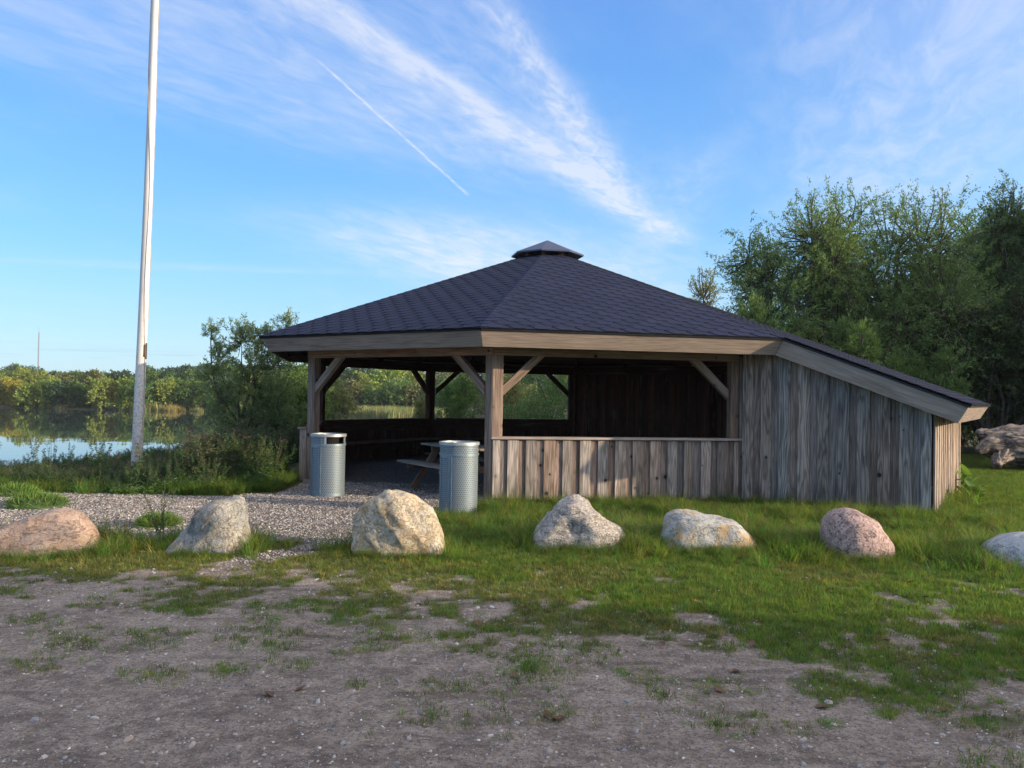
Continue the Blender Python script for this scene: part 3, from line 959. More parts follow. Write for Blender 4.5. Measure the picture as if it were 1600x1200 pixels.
for k in range(8):
    if k == 3: continue
    n_, e_ = fdir(k)
    T0, T1 = Vx(k, RF, ZFT - .008), Vx(k + 1, RF, ZFT - .008)
    B0, B1 = Vx(k, RFB, ZFB), Vx(k + 1, RFB, ZFB)
    g = e_ * .0015
    inn = ((B0 - T0).cross(T1 - T0)).normalized()
    if inn.dot(n_) > 0: inn = -inn
    fascia(T0 + g, T1 - g, B1 - g, B0 + g, inn, M['fascia'])
    strip(Vx(k, RF, ZFT) + g, Vx(k + 1, RF, ZFT) - g, -n_, dn(n_))
sh = (nL - UP * SL) * LF
T3, B3, T4, B4 = Vx(3, RF, ZFT - .008), Vx(3, RFB, ZFB), Vx(4, RF, ZFT - .008), Vx(4, RFB, ZFB)
for T, Bq, s_ in ((T3, B3, -eL), (T4, B4, eL)):
    inn = ((Bq - T).cross(sh)).normalized()
    if inn.dot(s_) > 0: inn = -inn
    g = nL * .002
    fascia(T + g, T + sh, Bq + sh, Bq + g, inn, M['fascia'], 'long sloping grey fascia of the lean-to')
    a = T + UP * .008 + g; b_ = T + sh + UP * .008
    prism('eave_strip', [a + s_ * .022 - UP * .006, b_ + s_ * .022 - UP * .006, b_ - s_ * .07 - UP * .006, a - s_ * .07 - UP * .006], dn(nL) * .026, sh, M['felt_edge'], pav, 0.002)
inn = ((B3 - T3).cross(eL)).normalized()
if inn.dot(nL) > 0: inn = -inn
fascia(T3 + sh + eL * .0015, T4 + sh - eL * .0015, B4 + sh - eL * .0015, B3 + sh + eL * .0015, inn, M['rail'], 'short fascia across the low end of the lean-to')
strip(T3 + sh + UP * .008 + eL * .02, T4 + sh + UP * .008 - eL * .02, -nL, dn(nL))

# ---- hexagonal bitumen shingles
E_, TW = 0.172, 0.345
M['cut_edge'] = plain('shingle_cut_edge', (0.006, 0.007, 0.010), 0.8)


def clip(poly, planes):
    for (a, b, c) in planes:          # keep a*u+b*v<=c
        outp = []
        for i in range(len(poly)):
            p, q = poly[i], poly[(i + 1) % len(poly)]
            dp, dq = a * p[0] + b * p[1] - c, a * q[0] + b * q[1] - c
            if dp <= 0: outp.append(p)
            if (dp < 0 < dq) or (dq < 0 < dp):
                s = dp / (dp - dq); outp.append((p[0] + (q[0] - p[0]) * s, p[1] + (q[1] - p[1]) * s))
        poly = outp
        if len(poly) < 3: return []
    return poly


def area(p):
    return 0.5 * abs(sum(p[i][0] * p[(i + 1) % len(p)][1] - p[(i + 1) % len(p)][0] * p[i][1] for i in range(len(p))))


cth = 1 / math.sqrt(1 + SL * SL)
TAN = math.tan(math.pi / 8)
tabs = []                                  # (distance, V, F, centre)
camv = Vector((0, 0, CAM_H))
for k in range(8):
    n_, e_ = fdir(k)
    down = (n_ - UP * SL).normalized(); nrm = dn(n_)
    apex = Vector((CX, CY, ZAP + LIFT))
    vmax = RF * C8 / cth + 0.045
    planes = [(1, -TAN * cth, 0.0), (-1, -TAN * cth, 0.0)]
    if k == 3:
        hw = RF * math.sin(math.pi / 8) + 0.03
        planes = [(1, -TAN * cth, 0.0), (-1, -TAN * cth, 0.0), (1, 0, hw), (-1, 0, hw)]
        vmax = (RF * C8 + LF) / cth + 0.045
    planes += [(0, 1, vmax), (0, -1, -RT * C8 / cth)]
    nrow = int(vmax / E_) + 1
    for j in range(-1, nrow):
        v0 = vmax - (j + 1) * E_              # line where the taper begins
        if j == -1: v0 = vmax
        hwv = min((v0 + E_) * cth * TAN, 3.0)
        offu = (TW / 2 if j % 2 else 0) + 0.07 * math.sin(k * 2.1)
        nt = int(hwv / TW) + 2
        for i in range(-nt, nt + 1):
            u0 = i * TW + offu + random.uniform(-.004, .004)
            vj = random.uniform(-.004, .004)
            w2, w4 = TW / 2 - .0015, TW / 4
            pl = [(-w2, -E_ - .01), (w2, -E_ - .01), (w2, 0), (w4, E_), (-w4, E_), (-w2, 0)]
            if j == -1: pl = [(-w2, -E_), (w2, -E_), (w2, 0), (-w2, 0)]
            pl = clip([(a + u0, b_ + v0 + vj) for a, b_ in pl], planes)
            if not pl or area(pl) < 0.0015: continue
            hb = 0.001 if j == -1 else 0.004
            hh = lambda v: hb + 0.011 * (v - v0 + E_) / (2 * E_)
            top = [apex + e_ * a + down * b_ + nrm * (hh(b_) + .011) for a, b_ in pl]
            bot = [apex + e_ * a + down * b_ + nrm * hh(b_) for a, b_ in pl]
            n = len(pl)
            c = sum(top, Vector()) / n
            V_ = [p - c for p in top + bot]
            F_ = [list(range(n)), list(range(2 * n - 1, n - 1, -1))] + [[(i2 + 1) % n, i2, n + i2, n + (i2 + 1) % n] for i2 in range(n)]
            vis = (c - camv).normalized().dot(nrm) < 0.02
            tabs.append(((c - camv).length + (0 if vis and k in (1, 2, 3) else 1000), V_, F_, c, down))
tabs.sort(key=lambda q: q[0])
for d_, V_, F_, c, down in tabs[:300]:
    me = bpy.data.meshes.new('shingle'); me.from_pydata(V_, [], F_)
    me.materials.append(M['shingle']); me.materials.append(M['cut_edge'])
    me.polygons.foreach_set('material_index', [0, 0] + [1] * (len(F_) - 2)); me.update()
    o = link('shingle', me, None, pav); o.location = c - pav.location
VV = []; FF = []; b0 = 0; MI = []
for d_, V_, F_, c, down in tabs[300:]:
    MI += [0, 0] + [1] * (len(F_) - 2)
    VV += [p + c - pav.location for p in V_]; FF += [[b0 + i for i in f] for f in F_]; b0 += len(V_)
me = bpy.data.meshes.new('shingles'); me.from_pydata(VV, [], FF)
me.materials.append(M['shingle']); me.materials.append(M['cut_edge']); me.polygons.foreach_set('material_index', MI); me.update()
o = link('shingles', me, None, pav); o['kind'] = 'stuff'
# folded pieces over the hips
VV = []; FF = []
for k in range(8):
    hd = (Vx(k, 1, -SL * C8) - Vx(k, 0, 0)).normalized()
    nA, eA = fdir(k - 1); nB, eB = fdir(k)
    top = Vector((CX, CY, ZAP + LIFT))
    Lh = (Vx(k, RF + .03, 0) - Vx(k, 0, 0)).length * math.sqrt(1 + (SL * C8) ** 2)
    s = RT * 1.05
    while s < Lh:
        s1 = min(s + 0.26, Lh)
        b0 = len(VV)
        hw_ = 0.085
        for q, lift in ((s, .017), (s1, .027)):
            p = top + hd * q
            wA = -eA * hw_; wB = eB * hw_
            wq = hw_ if q > .3 else .05
            VV += [p + dn(nA) * (lift - .002) - eA * wq - pav.location, p + UP * (lift + .004) - pav.location, p + dn(nB) * (lift - .002) + eB * wq - pav.location]
        FF += [[b0, b0 + 1, b0 + 4, b0 + 3], [b0 + 1, b0 + 2, b0 + 5, b0 + 4]]
        s += 0.172
me = bpy.data.meshes.new('hip_shingles'); me.from_pydata(VV, [], FF); me.update()
bm = bmesh.new(); bm.from_mesh(me); bmesh.ops.solidify(bm, geom=list(bm.faces), thickness=-.005); bm.to_mesh(me); bm.free()
o = link('hip_shingles', me, M['shingle'], pav); o['kind'] = 'stuff'

# roof cap over the vent
RC, ZC, ZCT = 0.79, 4.655, 4.985
V_ = [Vx(k, RC, ZC) for k in range(8)] + [Vector((CX, CY, ZCT))] + [Vx(k, RC, ZC - .03) for k in range(8)] + [Vx(k, RC - .03, ZC - .03) for k in range(8)] + [Vector((CX, CY, ZCT - .05))]
F_ = []
for k in range(8):
    j = (k + 1) % 8
    F_ += [[k, j, 8], [k, 9 + k, 9 + j, j], [9 + k, 17 + k, 17 + j, 9 + j], [17 + k, 25, 17 + j]]
simple('roof_cap', [v - pav.location for v in V_], F_, M['cap_metal'], pav)
for k in range(8):
    v = Vx(k, .50, 0); c = (Vector((CX, CY, 0)) - v).normalized()
    bar('vent_block', v + UP * 4.50, v + UP * 4.70, .085, .085, c, M['timber'], pav)
    n_, e_ = fdir(k)
    a, b_ = Vx(k, RT - .01, 4.50), Vx(k + 1, RT - .01, 4.50)
    prism('vent_curb', [a, b_, b_ + UP * .085, a + UP * .085], -n_ * .02, e_, M['felt_edge'], pav, 0)

# ------------------------------------------------------------------ picnic table
TA = R(-57)
tb = thing('picnic_table', (-.80, 13.66, 0), 'wooden picnic table with attached bench seats inside the pavilion', 'picnic table', rz=TA)
tbo = tb.location
LX = Vector((math.cos(TA), math.sin(TA), 0)); LY = Vector((-math.sin(TA), math.cos(TA), 0))


def T(x, y, z): return Vector(tbo) + LX * x + LY * y + UP * z


for i in range(5):
    y = -.30 + i * .15
    bar('tabletop_plank', T(-.9 + random.uniform(0, .01), y, .735), T(.9, y, .735), .142, .036, LY, M['table'], tb)
for s in (-1, 1):
    for i in range(2):
        y = s * (.61 + i * .145)
        bar('seat_plank', T(-.9, y, .445), T(.9, y, .445), .138, .036, LY, M['table'], tb)
for x in (-.58, .58):
    for s in (-1, 1):
        bar('leg', T(x, s * .66, .0), T(x, s * .17, .715), .12, .045, LY, M['table_leg'], tb)
    bar('seat_support', T(x + .048, -.80, .385), T(x + .048, .80, .385), .09, .04, UP, M['table_leg'], tb)
    bar('top_support', T(x + .048, -.34, .675), T(x + .048, .34, .675), .075, .04, UP, M['table_leg'], tb)
    bar('diagonal_brace', T(x * .95, 0, .40), T(x * .25, 0, .69), .07, .035, LY, M['table_leg'], tb)


# ------------------------------------------------------------------ waste bins
def bin_(loc, rz, slot, label, weight=1.0):
    b = thing('waste_bin', loc, label, 'waste bin', 'steel waste bins at the pavilion entrance', rz)
    r, H = .262, .965

    def part(name, *a, mat='galv', n=24):
        V_, F_ = arc_panel(*a, n=n)
        o = simple(name, V_, F_, M[mat], b)
        me = o.data; me.polygons.foreach_set('use_smooth', [True] * len(me.polygons))
        me.set_sharp_from_angle(angle=R(40)) if hasattr(me, 'set_sharp_from_angle') else None
        return o
    part('base_ring', r + .006, 0.0, .05, 0, 2 * math.pi, .03, n=40)
    d0, d1 = R(-158), R(-118)           # narrow fixed panel, seen to the left of the door
    part('body_panel', r, .05, .80, d1, d0 + 2 * math.pi, .012, mat='emboss', n=40)
    dr = part('door', r + .005, .065, .775, d0, d1, .016, mat='emboss', n=12)
    for (z0, z1, a0, a1) in ((.055, .085, d0, d1), (.755, .785, d0, d1), (.055, .785, d0, d0 + R(5)), (.055, .785, d1 - R(5), d1), (.05, .79, d1 + R(1), d1 + R(5)), (.05, .79, d0 - R(6), d0 - R(1))):
        V_, F_ = arc_panel(r + .012, z0, z1, a0, a1, .012, n=8)
        o = simple('door_frame', V_, F_, M['galv'], dr)
    part('collar', r + .010, .785, .815, 0, 2 * math.pi, .02, n=40)
    s0, s1 = slot
    part('hood', r, .815, .925, s1, s0 + 2 * math.pi, .012, mat='emboss', n=32)
    for a in (s0, s1):
        V_, F_ = arc_panel(r + .004, .815, .925, a - R(3), a + R(3), .02, n=3)
        simple('hood_post', V_, F_, M['galv_light'], b)
    V_, F_ = arc_panel(r - .09, .80, .92, 0, 2 * math.pi, .02, n=24)
    simple('inner_liner', V_, F_, M['dark'], b)
    part('lid_rim', r + .016, .925, .965, 0, 2 * math.pi, .03, mat='galv_light', n=40)
    V_ = [((r + .0) * math.cos(2 * math.pi * i / 40), (r + .0) * math.sin(2 * math.pi * i / 40), .945) for i in range(40)]
    V2 = [(x, y, .935) for x, y, z in V_]
    simple('lid', V_ + V2, [list(range(40)), list(range(79, 39, -1))] + [[i, (i + 1) % 40, 40 + (i + 1) % 40, 40 + i] for i in range(40)], M['galv'], b)
    part('lid_opening_rim', .12, .944, .958, 0, 2 * math.pi, .012, mat='galv_light', n=24)
    return b


bin_((-2.87, 12.62, 0), R(12), (R(-100), R(-20)), 'steel waste bin with a dark side slot under its lid, beside the front left post')
bin_((-.71, 11.03, 0), R(6), (R(40), R(120)), 'steel waste bin with closed perforated front, standing by the middle post')


# ------------------------------------------------------------------ boulders
def boulder(loc, outline, depth, label, mat, seed, p=9, rough=.05, bumps=(), ridge=0.0, rscale=2.2, front=(), rz=0.0, sub=5, strata=(1, 1, 0), scale=1.0):
    bm = bmesh.new(); bmesh.ops.create_icosphere(bm, subdivisions=sub, radius=1.0)
    me = bpy.data.meshes.new('boulder'); bm.to_mesh(me); bm.free()
    n = len(me.vertices); D_ = np.zeros(n * 3, np.float32); me.vertices.foreach_get('co', D_); D_ = D_.reshape(-1, 3).astype(float)
    D_ /= np.linalg.norm(D_, axis=1)[:, None]
    cx = (max(q[0] for q in outline) + min(q[0] for q in outline)) / 2; cz = (max(q[1] for q in outline) + min(q[1] for q in outline)) / 2
    rg = np.random.default_rng(seed); pls = []
    m_ = len(outline)
    for i in range(m_):
        (x0, z0), (x1, z1) = outline[i], outline[(i + 1) % m_]
        nx, nz = z1 - z0, -(x1 - x0); L = math.hypot(nx, nz); nx /= L; nz /= L
        h = nx * (x0 - cx) + nz * (z0 - cz)
        if h < 0: nx, nz, h = -nx, -nz, -h
        pls.append((nx, 0, nz, h))
        for s in (-1, 1):
            c = rg.uniform(.80, .90); yv = s * math.sqrt(1 - c * c)
            pls.append((nx * c, yv, nz * c, c * h * 1.0 + math.sqrt(1 - c * c) * depth / 2 * rg.uniform(.62, .85)))
    pls += [(0, -1, 0.12, depth / 2), (0, 1, .1, depth / 2)] + list(front)
    acc_ = np.zeros(n)
    for a, b_, c, h in pls:
        L = math.sqrt(a * a + b_ * b_ + c * c)
        acc_ += np.maximum(0, (D_ @ np.array([a, b_, c]) / L) / max(h, .03)) ** p
    r = acc_ ** (-1 / p)
    X = D_ * r[:, None]
    for (bx, by, bz, amp, wd) in bumps:
        q = np.exp(-((X[:, 0] - bx + cx * 0) ** 2 + (X[:, 1] - by) ** 2 + (X[:, 2] - bz) ** 2) / wd ** 2)
        X = X + D_ * (amp * q)[:, None]
    off = Vector((seed * 3.7, seed * 1.3, seed * 2.1))
    for i in range(n):
        v = Vector((X[i][0] * strata[0] + X[i][2] * strata[2], X[i][1], X[i][2] * strata[1])) * rscale + off
        f1 = mnoise.fractal(v, 1.0, 2.0, 6)
        f2 = mnoise.ridged_multi_fractal(v * 1.3 + Vector((0, 0, 0)), 1.0, 2.1, 5, 1.0, 2.0) - 1.0 if ridge else 0
        X[i] += D_[i] * (f1 * rough + f2 * ridge * .6 + .012 * mnoise.fractal(v * 5, 1.0, 2.0, 3))
    X[:, 2] += cz; X[:, 0] += cx
    me.vertices.foreach_set('co', X.astype(np.float32).ravel())
    me.polygons.foreach_set('use_smooth', [True] * len(me.polygons)); me.update()
    o = link('boulder', me, mat); o.location = loc; o.rotation_euler = (0, 0, rz); o.scale = (scale,) * 3
    tag(o, label, 'boulder', 'boulders in a row along the parking area')
    return o


mr1 = rock_material('rock_orange', (0.40, 0.265, 0.19), (0.47, 0.36, 0.29), (0.24, 0.18, 0.17), (0.5, 0.42, 0.36), 110, 0.55, 0.2, (1, 1, 3))
mr2 = rock_material('rock_grey', (0.24, 0.245, 0.24), (0.38, 0.37, 0.34), (0.10, 0.105, 0.11), (0.55, 0.55, 0.52), 120, 0.55, 0.3, (2.5, 1, 1.5), stain=(0.33, 0.24, 0.13), stain_amt=0.4)
mr3 = rock_material('rock_ochre', (0.44, 0.37, 0.25), (0.60, 0.53, 0.42), (0.15, 0.15, 0.145), (0.62, 0.6, 0.55), 120, 0.6, 0.3, (2.2, 1, 2.2), stain=(0.42, 0.27, 0.12), stain_amt=0.6)
mr4 = rock_material('rock_granite_pale', (0.28, 0.265, 0.25), (0.47, 0.42, 0.37), (0.10, 0.095, 0.09), (0.65, 0.6, 0.55), 100, 0.7, 0.5, (1, 1, 3))
mr5 = rock_material('rock_white_lichen', (0.37, 0.39, 0.40), (0.50, 0.49, 0.45), (0.26, 0.25, 0.24), (0.6, 0.6, 0.58), 100, 0.35, 0.35, (1, 1, 1), stain=(0.45, 0.27, 0.08), stain_amt=0.75)
mr6 = rock_material('rock_pink_granite', (0.40, 0.27, 0.24), (0.47, 0.33, 0.30), (0.24, 0.18, 0.18), (0.58, 0.46, 0.43), 75, 0.3, 0.65, (1, 1, 1))
mr7 = rock_material('rock_pale_blue', (0.37, 0.40, 0.43), (0.46, 0.48, 0.49), (0.28, 0.30, 0.32), (0.6, 0.6, 0.6), 110, 0.35, 0.35, (1, 1, 2))

boulder((-4.56, 7.98, 0), [(-.66, -.25), (-.66, .06), (-.50, .22), (-.20, .37), (.16, .42), (.34, .30), (.46, .08), (.44, -.25)], .72,
        'orange-brown rounded boulder with folded surface, leftmost of the row', mr1, 1, 10, .035, (), .035, 1.6, [(.2, -1, .5, .33)])
boulder((-3.04, 8.15, 0), [(-.42, -.25), (-.41, .10), (-.20, .28), (-.08, .47), (.08, .55), (.27, .52), (.35, .30), (.40, .05), (.36, -.25)], .66,
        'blue-grey lumpy boulder with a hollow on its left shoulder, beside a tall weed', mr2, 2, 14, .035, ((-.20, -.28, .05, -.10, .16), (.12, -.2, .2, .05, .2)), .045, 1.7, strata=(1.8, .9, -1.2))
boulder((-1.12, 8.12, 0), [(-.45, -.25), (-.455, .38), (-.40, .50), (-.10, .66), (.10, .61), (.33, .45), (.46, .16), (.50, -.02), (.44, -.25)], .72,
        'largest boulder, ochre and white with a pointed top, in front of the entrance', mr3, 3, 34, .024, (), .045, 1.5, [(-.25, -1, .15, .32), (.55, -1, .5, .36), (.1, -1, -.2, .33)], strata=(2.2, .8, 1.3), scale=.95)
boulder((.70, 8.62, 0), [(-.50, -.25), (-.50, .10), (-.34, .28), (-.24, .46), (-.07, .535), (.10, .52), (.25, .38), (.44, .24), (.50, .10), (.38, -.25)], .68,
        'rough speckled granite boulder with a small nose on its right, fourth from the left', mr4, 4, 18, .03, ((.40, -.02, -.02, .10, .11), (.14, -.28, .0, .08, .16), (-.05, -.25, .1, -.05, .12)), .05, 2.4, strata=(1, 1.8, .4))
boulder((2.15, 8.66, 0), [(-.47, -.25), (-.475, .16), (-.42, .33), (-.30, .39), (-.02, .35), (.22, .31), (.38, .20), (.48, .04), (.40, -.25)], .60,
        'long pale boulder with yellow lichen and a dip in its top, fifth from the left', mr5, 5, 9, .04, ((.02, 0, .25, -.06, .16),), .02, 2.0, scale=1.14)
boulder((3.63, 8.42, 0), [(-.36, .02), (-.36, .24), (-.30, .40), (-.16, .475), (.02, .44), (.22, .30), (.35, .10), (.36, -.06), (.20, -.25), (-.15, -.25)], .62,
        'smooth pink granite boulder, egg-shaped and tilted to the right', mr6, 6, 5, .018, (), .004, 1.6, scale=1.2)
boulder((5.30, 8.05, 0), [(-.55, -.2), (-.56, .08), (-.44, .24), (-.22, .33), (.1, .35), (.4, .26), (.52, .05), (.48, -.2)], .7,
        'smooth pale grey boulder, rightmost of the row', mr7, 7, 6, .025, (), .008, 1.6, scale=1.06)

# ------------------------------------------------------------------ flagpole
PX, PY = -7.0, 15.0
pz = float(ground_z(PX, PY))
fp = thing('flagpole', (PX, PY, pz), 'tall white flagpole with weathered paint standing in the weeds by the lake', 'flagpole')
mt, t, b = new_mat('pole_paint')
tc_ = t.new('ShaderNodeTexCoord'); co = tc_.outputs['Object']
n1 = t.noise(t.vmath('MULTIPLY', co, (5, 5, .6)), 1.0, 6, .65); n2 = t.noise(co, 22, 5, .7)
zc = sxyz(t, co)[2]
low = t.math('SUBTRACT', 1.0, t.step(zc, 0.3, 4.5))
pc_ = t.mix(t.step(n1, .4, .7), (.60, .60, .60), (.48, .48, .49))
gr = t.math('MULTIPLY', t.step(t.math('ADD', n2, t.math('MULTIPLY', low, .16)), .62, .72), .6)
pc_ = t.mix(gr, pc_, (.30, .26, .20))
gl = t.math('MULTIPLY', low, t.step(n1, .5, .7))
pc_ = t.mix(t.math('MULTIPLY', gl, .4), pc_, (.34, .34, .27))
t.link(pc_, b.inputs['Base Color']); b.inputs['Roughness'].default_value = .45
M['pole'] = mt
Hp = 12.0
zs = np.linspace(0, Hp, 40)
LEANX, LEANY = 0.014, 0.0
cx_ = LEANX * zs + .03 * np.sin(zs / Hp * 3.0) - .0; cy_ = LEANY * zs
rad = .099 - (.099 - .055) * zs / Hp
V_, F_ = tubes([(np.stack([cx_, cy_, zs - .2], 1), rad)], 20)
me = mesh_np('shaft', V_, F_, True)
link('shaft', me, M['pole'], fp)
M['rope'] = plain('rope', (.36, .33, .30), .9)
zz_ = np.linspace(1.0, Hp - .4, 70)
ang_ = .4 + .9 * np.sin(zz_ * .55) + .5 * np.sin(zz_ * 1.3)
rr_ = .099 - (.099 - .055) * zz_ / Hp + .007
for sgn, nm in ((0, 'halyard'), (2.2, 'halyard')):
    a_ = -R(90) + ang_ * (1 if sgn == 0 else .4) + (sgn - .2)
    pts = np.stack([LEANX * zz_ + .03 * np.sin(zz_ / Hp * 3.0) + rr_ * np.cos(a_), rr_ * np.sin(a_), zz_ - .2], 1)
    V_, F_ = tubes([(pts, np.full(len(zz_), .005))], 5)
    link(nm, mesh_np(nm, V_, F_, True), M['rope'], fp)
zcl = 2.35
bx_ = bar('cleat_box', (PX + .13, PY - .03, pz + zcl - .13), (PX + .13, PY - .03, pz + zcl + .1), .05, .07, (1, 0, 0), plain('rusty_cleat', (.16, .10, .06), .8), fp)
bar('cleat_horn', (PX + .155, PY - .03, pz + zcl - .17), (PX + .155, PY - .03, pz + zcl + .13), .02, .02, (1, 0, 0), M['bark'], fp)
V_, F_ = tubes([(np.array([[.14, 0, 9.42], [.24, -.02, 9.40], [.36, -.04, 9.31]]), np.array([.012, .014, .03]))], 8)
link('rope_bracket', mesh_np('rope_bracket', V_, F_, True), M['felt_edge'], fp)
V_, F_ = tubes([(np.array([[.2, 0, 11.78], [.2, 0, 11.86], [.2, 0, 11.98], [.2, 0, 12.04]]), np.array([.05, .09, .07, .001]))], 12)
link('finial', mesh_np('finial', V_, F_, True), M['pole'], fp)

# far radio mast
MD = 640.0
mx = (59 - 800) / F_PX * MD
ms = thing('radio_mast', (mx, MD, 0), 'thin grey lattice radio mast rising behind the far trees on the left', 'mast')
M['mast'] = plain('mast_steel', (.30, .33, .38), .7)
Hm = 51.0
paths = []
for i in range(3):
    a_ = i * 2.094
    paths.append((np.array([[.55 * math.cos(a_), .55 * math.sin(a_), 0], [.45 * math.cos(a_), .45 * math.sin(a_), Hm * .9]]), np.array([.22, .18])))
V_, F_ = tubes(paths, 5); link('mast_legs', mesh_np('mast_legs', V_, F_), M['mast'], ms)['kind'] = 'stuff'
paths = []
z = 0
while z < Hm * .88:
    for i in range(3):
        a0, a1 = i * 2.094, (i + 1) * 2.094
        paths.append((np.array([[.5 * math.cos(a0), .5 * math.sin(a0), z], [.5 * math.cos(a1), .5 * math.sin(a1), z + 1.6]]), np.array([.08, .08])))
    z += 1.6
V_, F_ = tubes(paths, 4); link('lattice', mesh_np('lattice', V_, F_), M['mast'], ms)['kind'] = 'stuff'
V_, F_ = tubes([(np.array([[0, 0, Hm * .88], [0, 0, Hm]]), np.array([.25, .12]))], 6); link('antenna', mesh_np('antenna', V_, F_), M['mast'], ms)


# ------------------------------------------------------------------ fallen trunk
def driftwood():
    dxy = (11.75, 19.4)
    root = thing('driftwood', (*dxy, float(ground_z(*dxy))), 'grey weathered dead tree trunk with torn roots, lying beneath the dark trees', 'dead trunk')
    mt, t, b = new_mat('driftwood')
    tc_ = t.new('ShaderNodeTexCoord'); co = tc_.outputs['Object']
    a = t.noise(t.vmath('MULTIPLY', co, (1.4, 7, 7)), 1.6, 6, .65, 1.0)
    n2 = t.noise(t.vmath('MULTIPLY', co, (4, 26, 26)), 1.0, 5, .6)
    c = t.mix(t.step(a, .36, .62), (.075, .058, .048), (.36, .30, .255))
    c = t.mix(t.math('MULTIPLY', t.step(n2, .5, .7), .5), c, (.20, .155, .12))
    t.link(c, b.inputs['Base Color']); b.inputs['Roughness'].default_value = .85
    t.link(t.bump(t.math('ADD', a, t.math('MULTIPLY', n2, .4)), .9, .05), b.inputs['Normal'])

    def limb(name, pts, rads, nseg=60, sides=72, flute=.28, seed=0, cap_mat=None):
        pts = np.array(pts, float); rads = np.array(rads, float)
        s = np.linspace(0, 1, len(pts)); q = np.linspace(0, 1, nseg)
        P = np.stack([np.interp(q, s, pts[:, i]) for i in range(3)], 1)
        for _ in range(6): P[1:-1] = (P[:-2] + P[1:-1] * 2 + P[2:]) / 4
        Rr = np.interp(q, s, rads)
        V_, F_ = tubes([(P, Rr)], sides)
        V_ = V_.reshape(nseg, sides, 3)
        for i in range(nseg):
            for j in range(sides):
                a_ = 2 * math.pi * j / sides + q[i] * 1.3
                v = Vector((math.cos(a_) * 1.7, math.sin(a_) * 1.7, q[i] * 2.2 + seed * 5))
                f = mnoise.ridged_multi_fractal(v, 1.0, 2.0, 5, 1.0, 2.0) - 1.1
                g_ = mnoise.fractal(Vector((math.cos(a_) * 4, math.sin(a_) * 4, q[i] * 3 + seed)), 1, 2, 4)
                V_[i, j] = P[i] + (V_[i, j] - P[i]) * (1 + flute * (f * .7 + g_ * .6))
        V_ = V_.reshape(-1, 3)
        F_ = [list(f) for f in F_]
        V2 = list(map(tuple, V_)) + [tuple(P[0]), tuple(P[-1])]
        n = len(V_)
        F_ += [[(j + 1) % sides, j, n] for j in range(sides)] + [[n - sides + j, n - sides + (j + 1) % sides, n + 1] for j in range(sides)]
        return simple(name, V2, F_, mt, root, True, fix=False)
    limb('main_stem', [(-.25, .1, .62), (.3, 0, .62), (1.2, -.2, .52), (2.6, -.4, .42), (4.2, -.5, .38)], [.26, .46, .42, .36, .30], 90, 90, .36, 1)
    limb('strand', [(0, -.25, .78), (.9, -.42, .62), (2.0, -.7, .33), (3.2, -.8, .25)], [.12, .17, .18, .14], 60, 40, .35, 2)
    limb('root', [(.3, -.1, .55), (-.35, -.25, .62), (-.65, -.3, .45)], [.24, .17, .08], 30, 40, .4, 3)
    limb('root', [(.3, -.1, .45), (-.2, -.4, .28), (-.35, -.55, .12)], [.24, .16, .10], 30, 40, .4, 4)
    limb('root', [(.2, .1, .7), (-.3, .1, .86), (-.45, .05, .90)], [.2, .13, .06], 30, 40, .4, 5)
    limb('limb_stub', [(1.2, -.2, .42), (.95, -.75, .22), (.78, -1.0, .18)], [.24, .20, .17], 30, 40, .15, 6)
    limb('limb_stub', [(1.6, 0, .7), (2.4, -.15, .95), (3.4, -.2, 1.0)], [.2, .15, .10], 30, 40, .3, 7)


driftwood()

# ------------------------------------------------------------------ foliage builders
M['leaf_shrub'] = leaf_material('grey_green_leaf', (0.16, 0.215, 0.10), (0.28, 0.34, 0.17), 0.4)
def unit(v): return v / (np.linalg.norm(v, axis=-1, keepdims=True) + 1e-9)


def cards(P, d, L, W, rg):
    n = len(P)
    side = unit(np.cross(d, rg.normal(size=(n, 3))))
    L = np.broadcast_to(L, n)[:, None]; W = np.broadcast_to(W, n)[:, None]
    V = np.stack([P, P + d * L * .45 + side * W * .5, P + d * L, P + d * L * .45 - side * W * .5], 1).reshape(-1, 3)
    F = np.arange(n * 4).reshape(-1, 4)
    return V, F


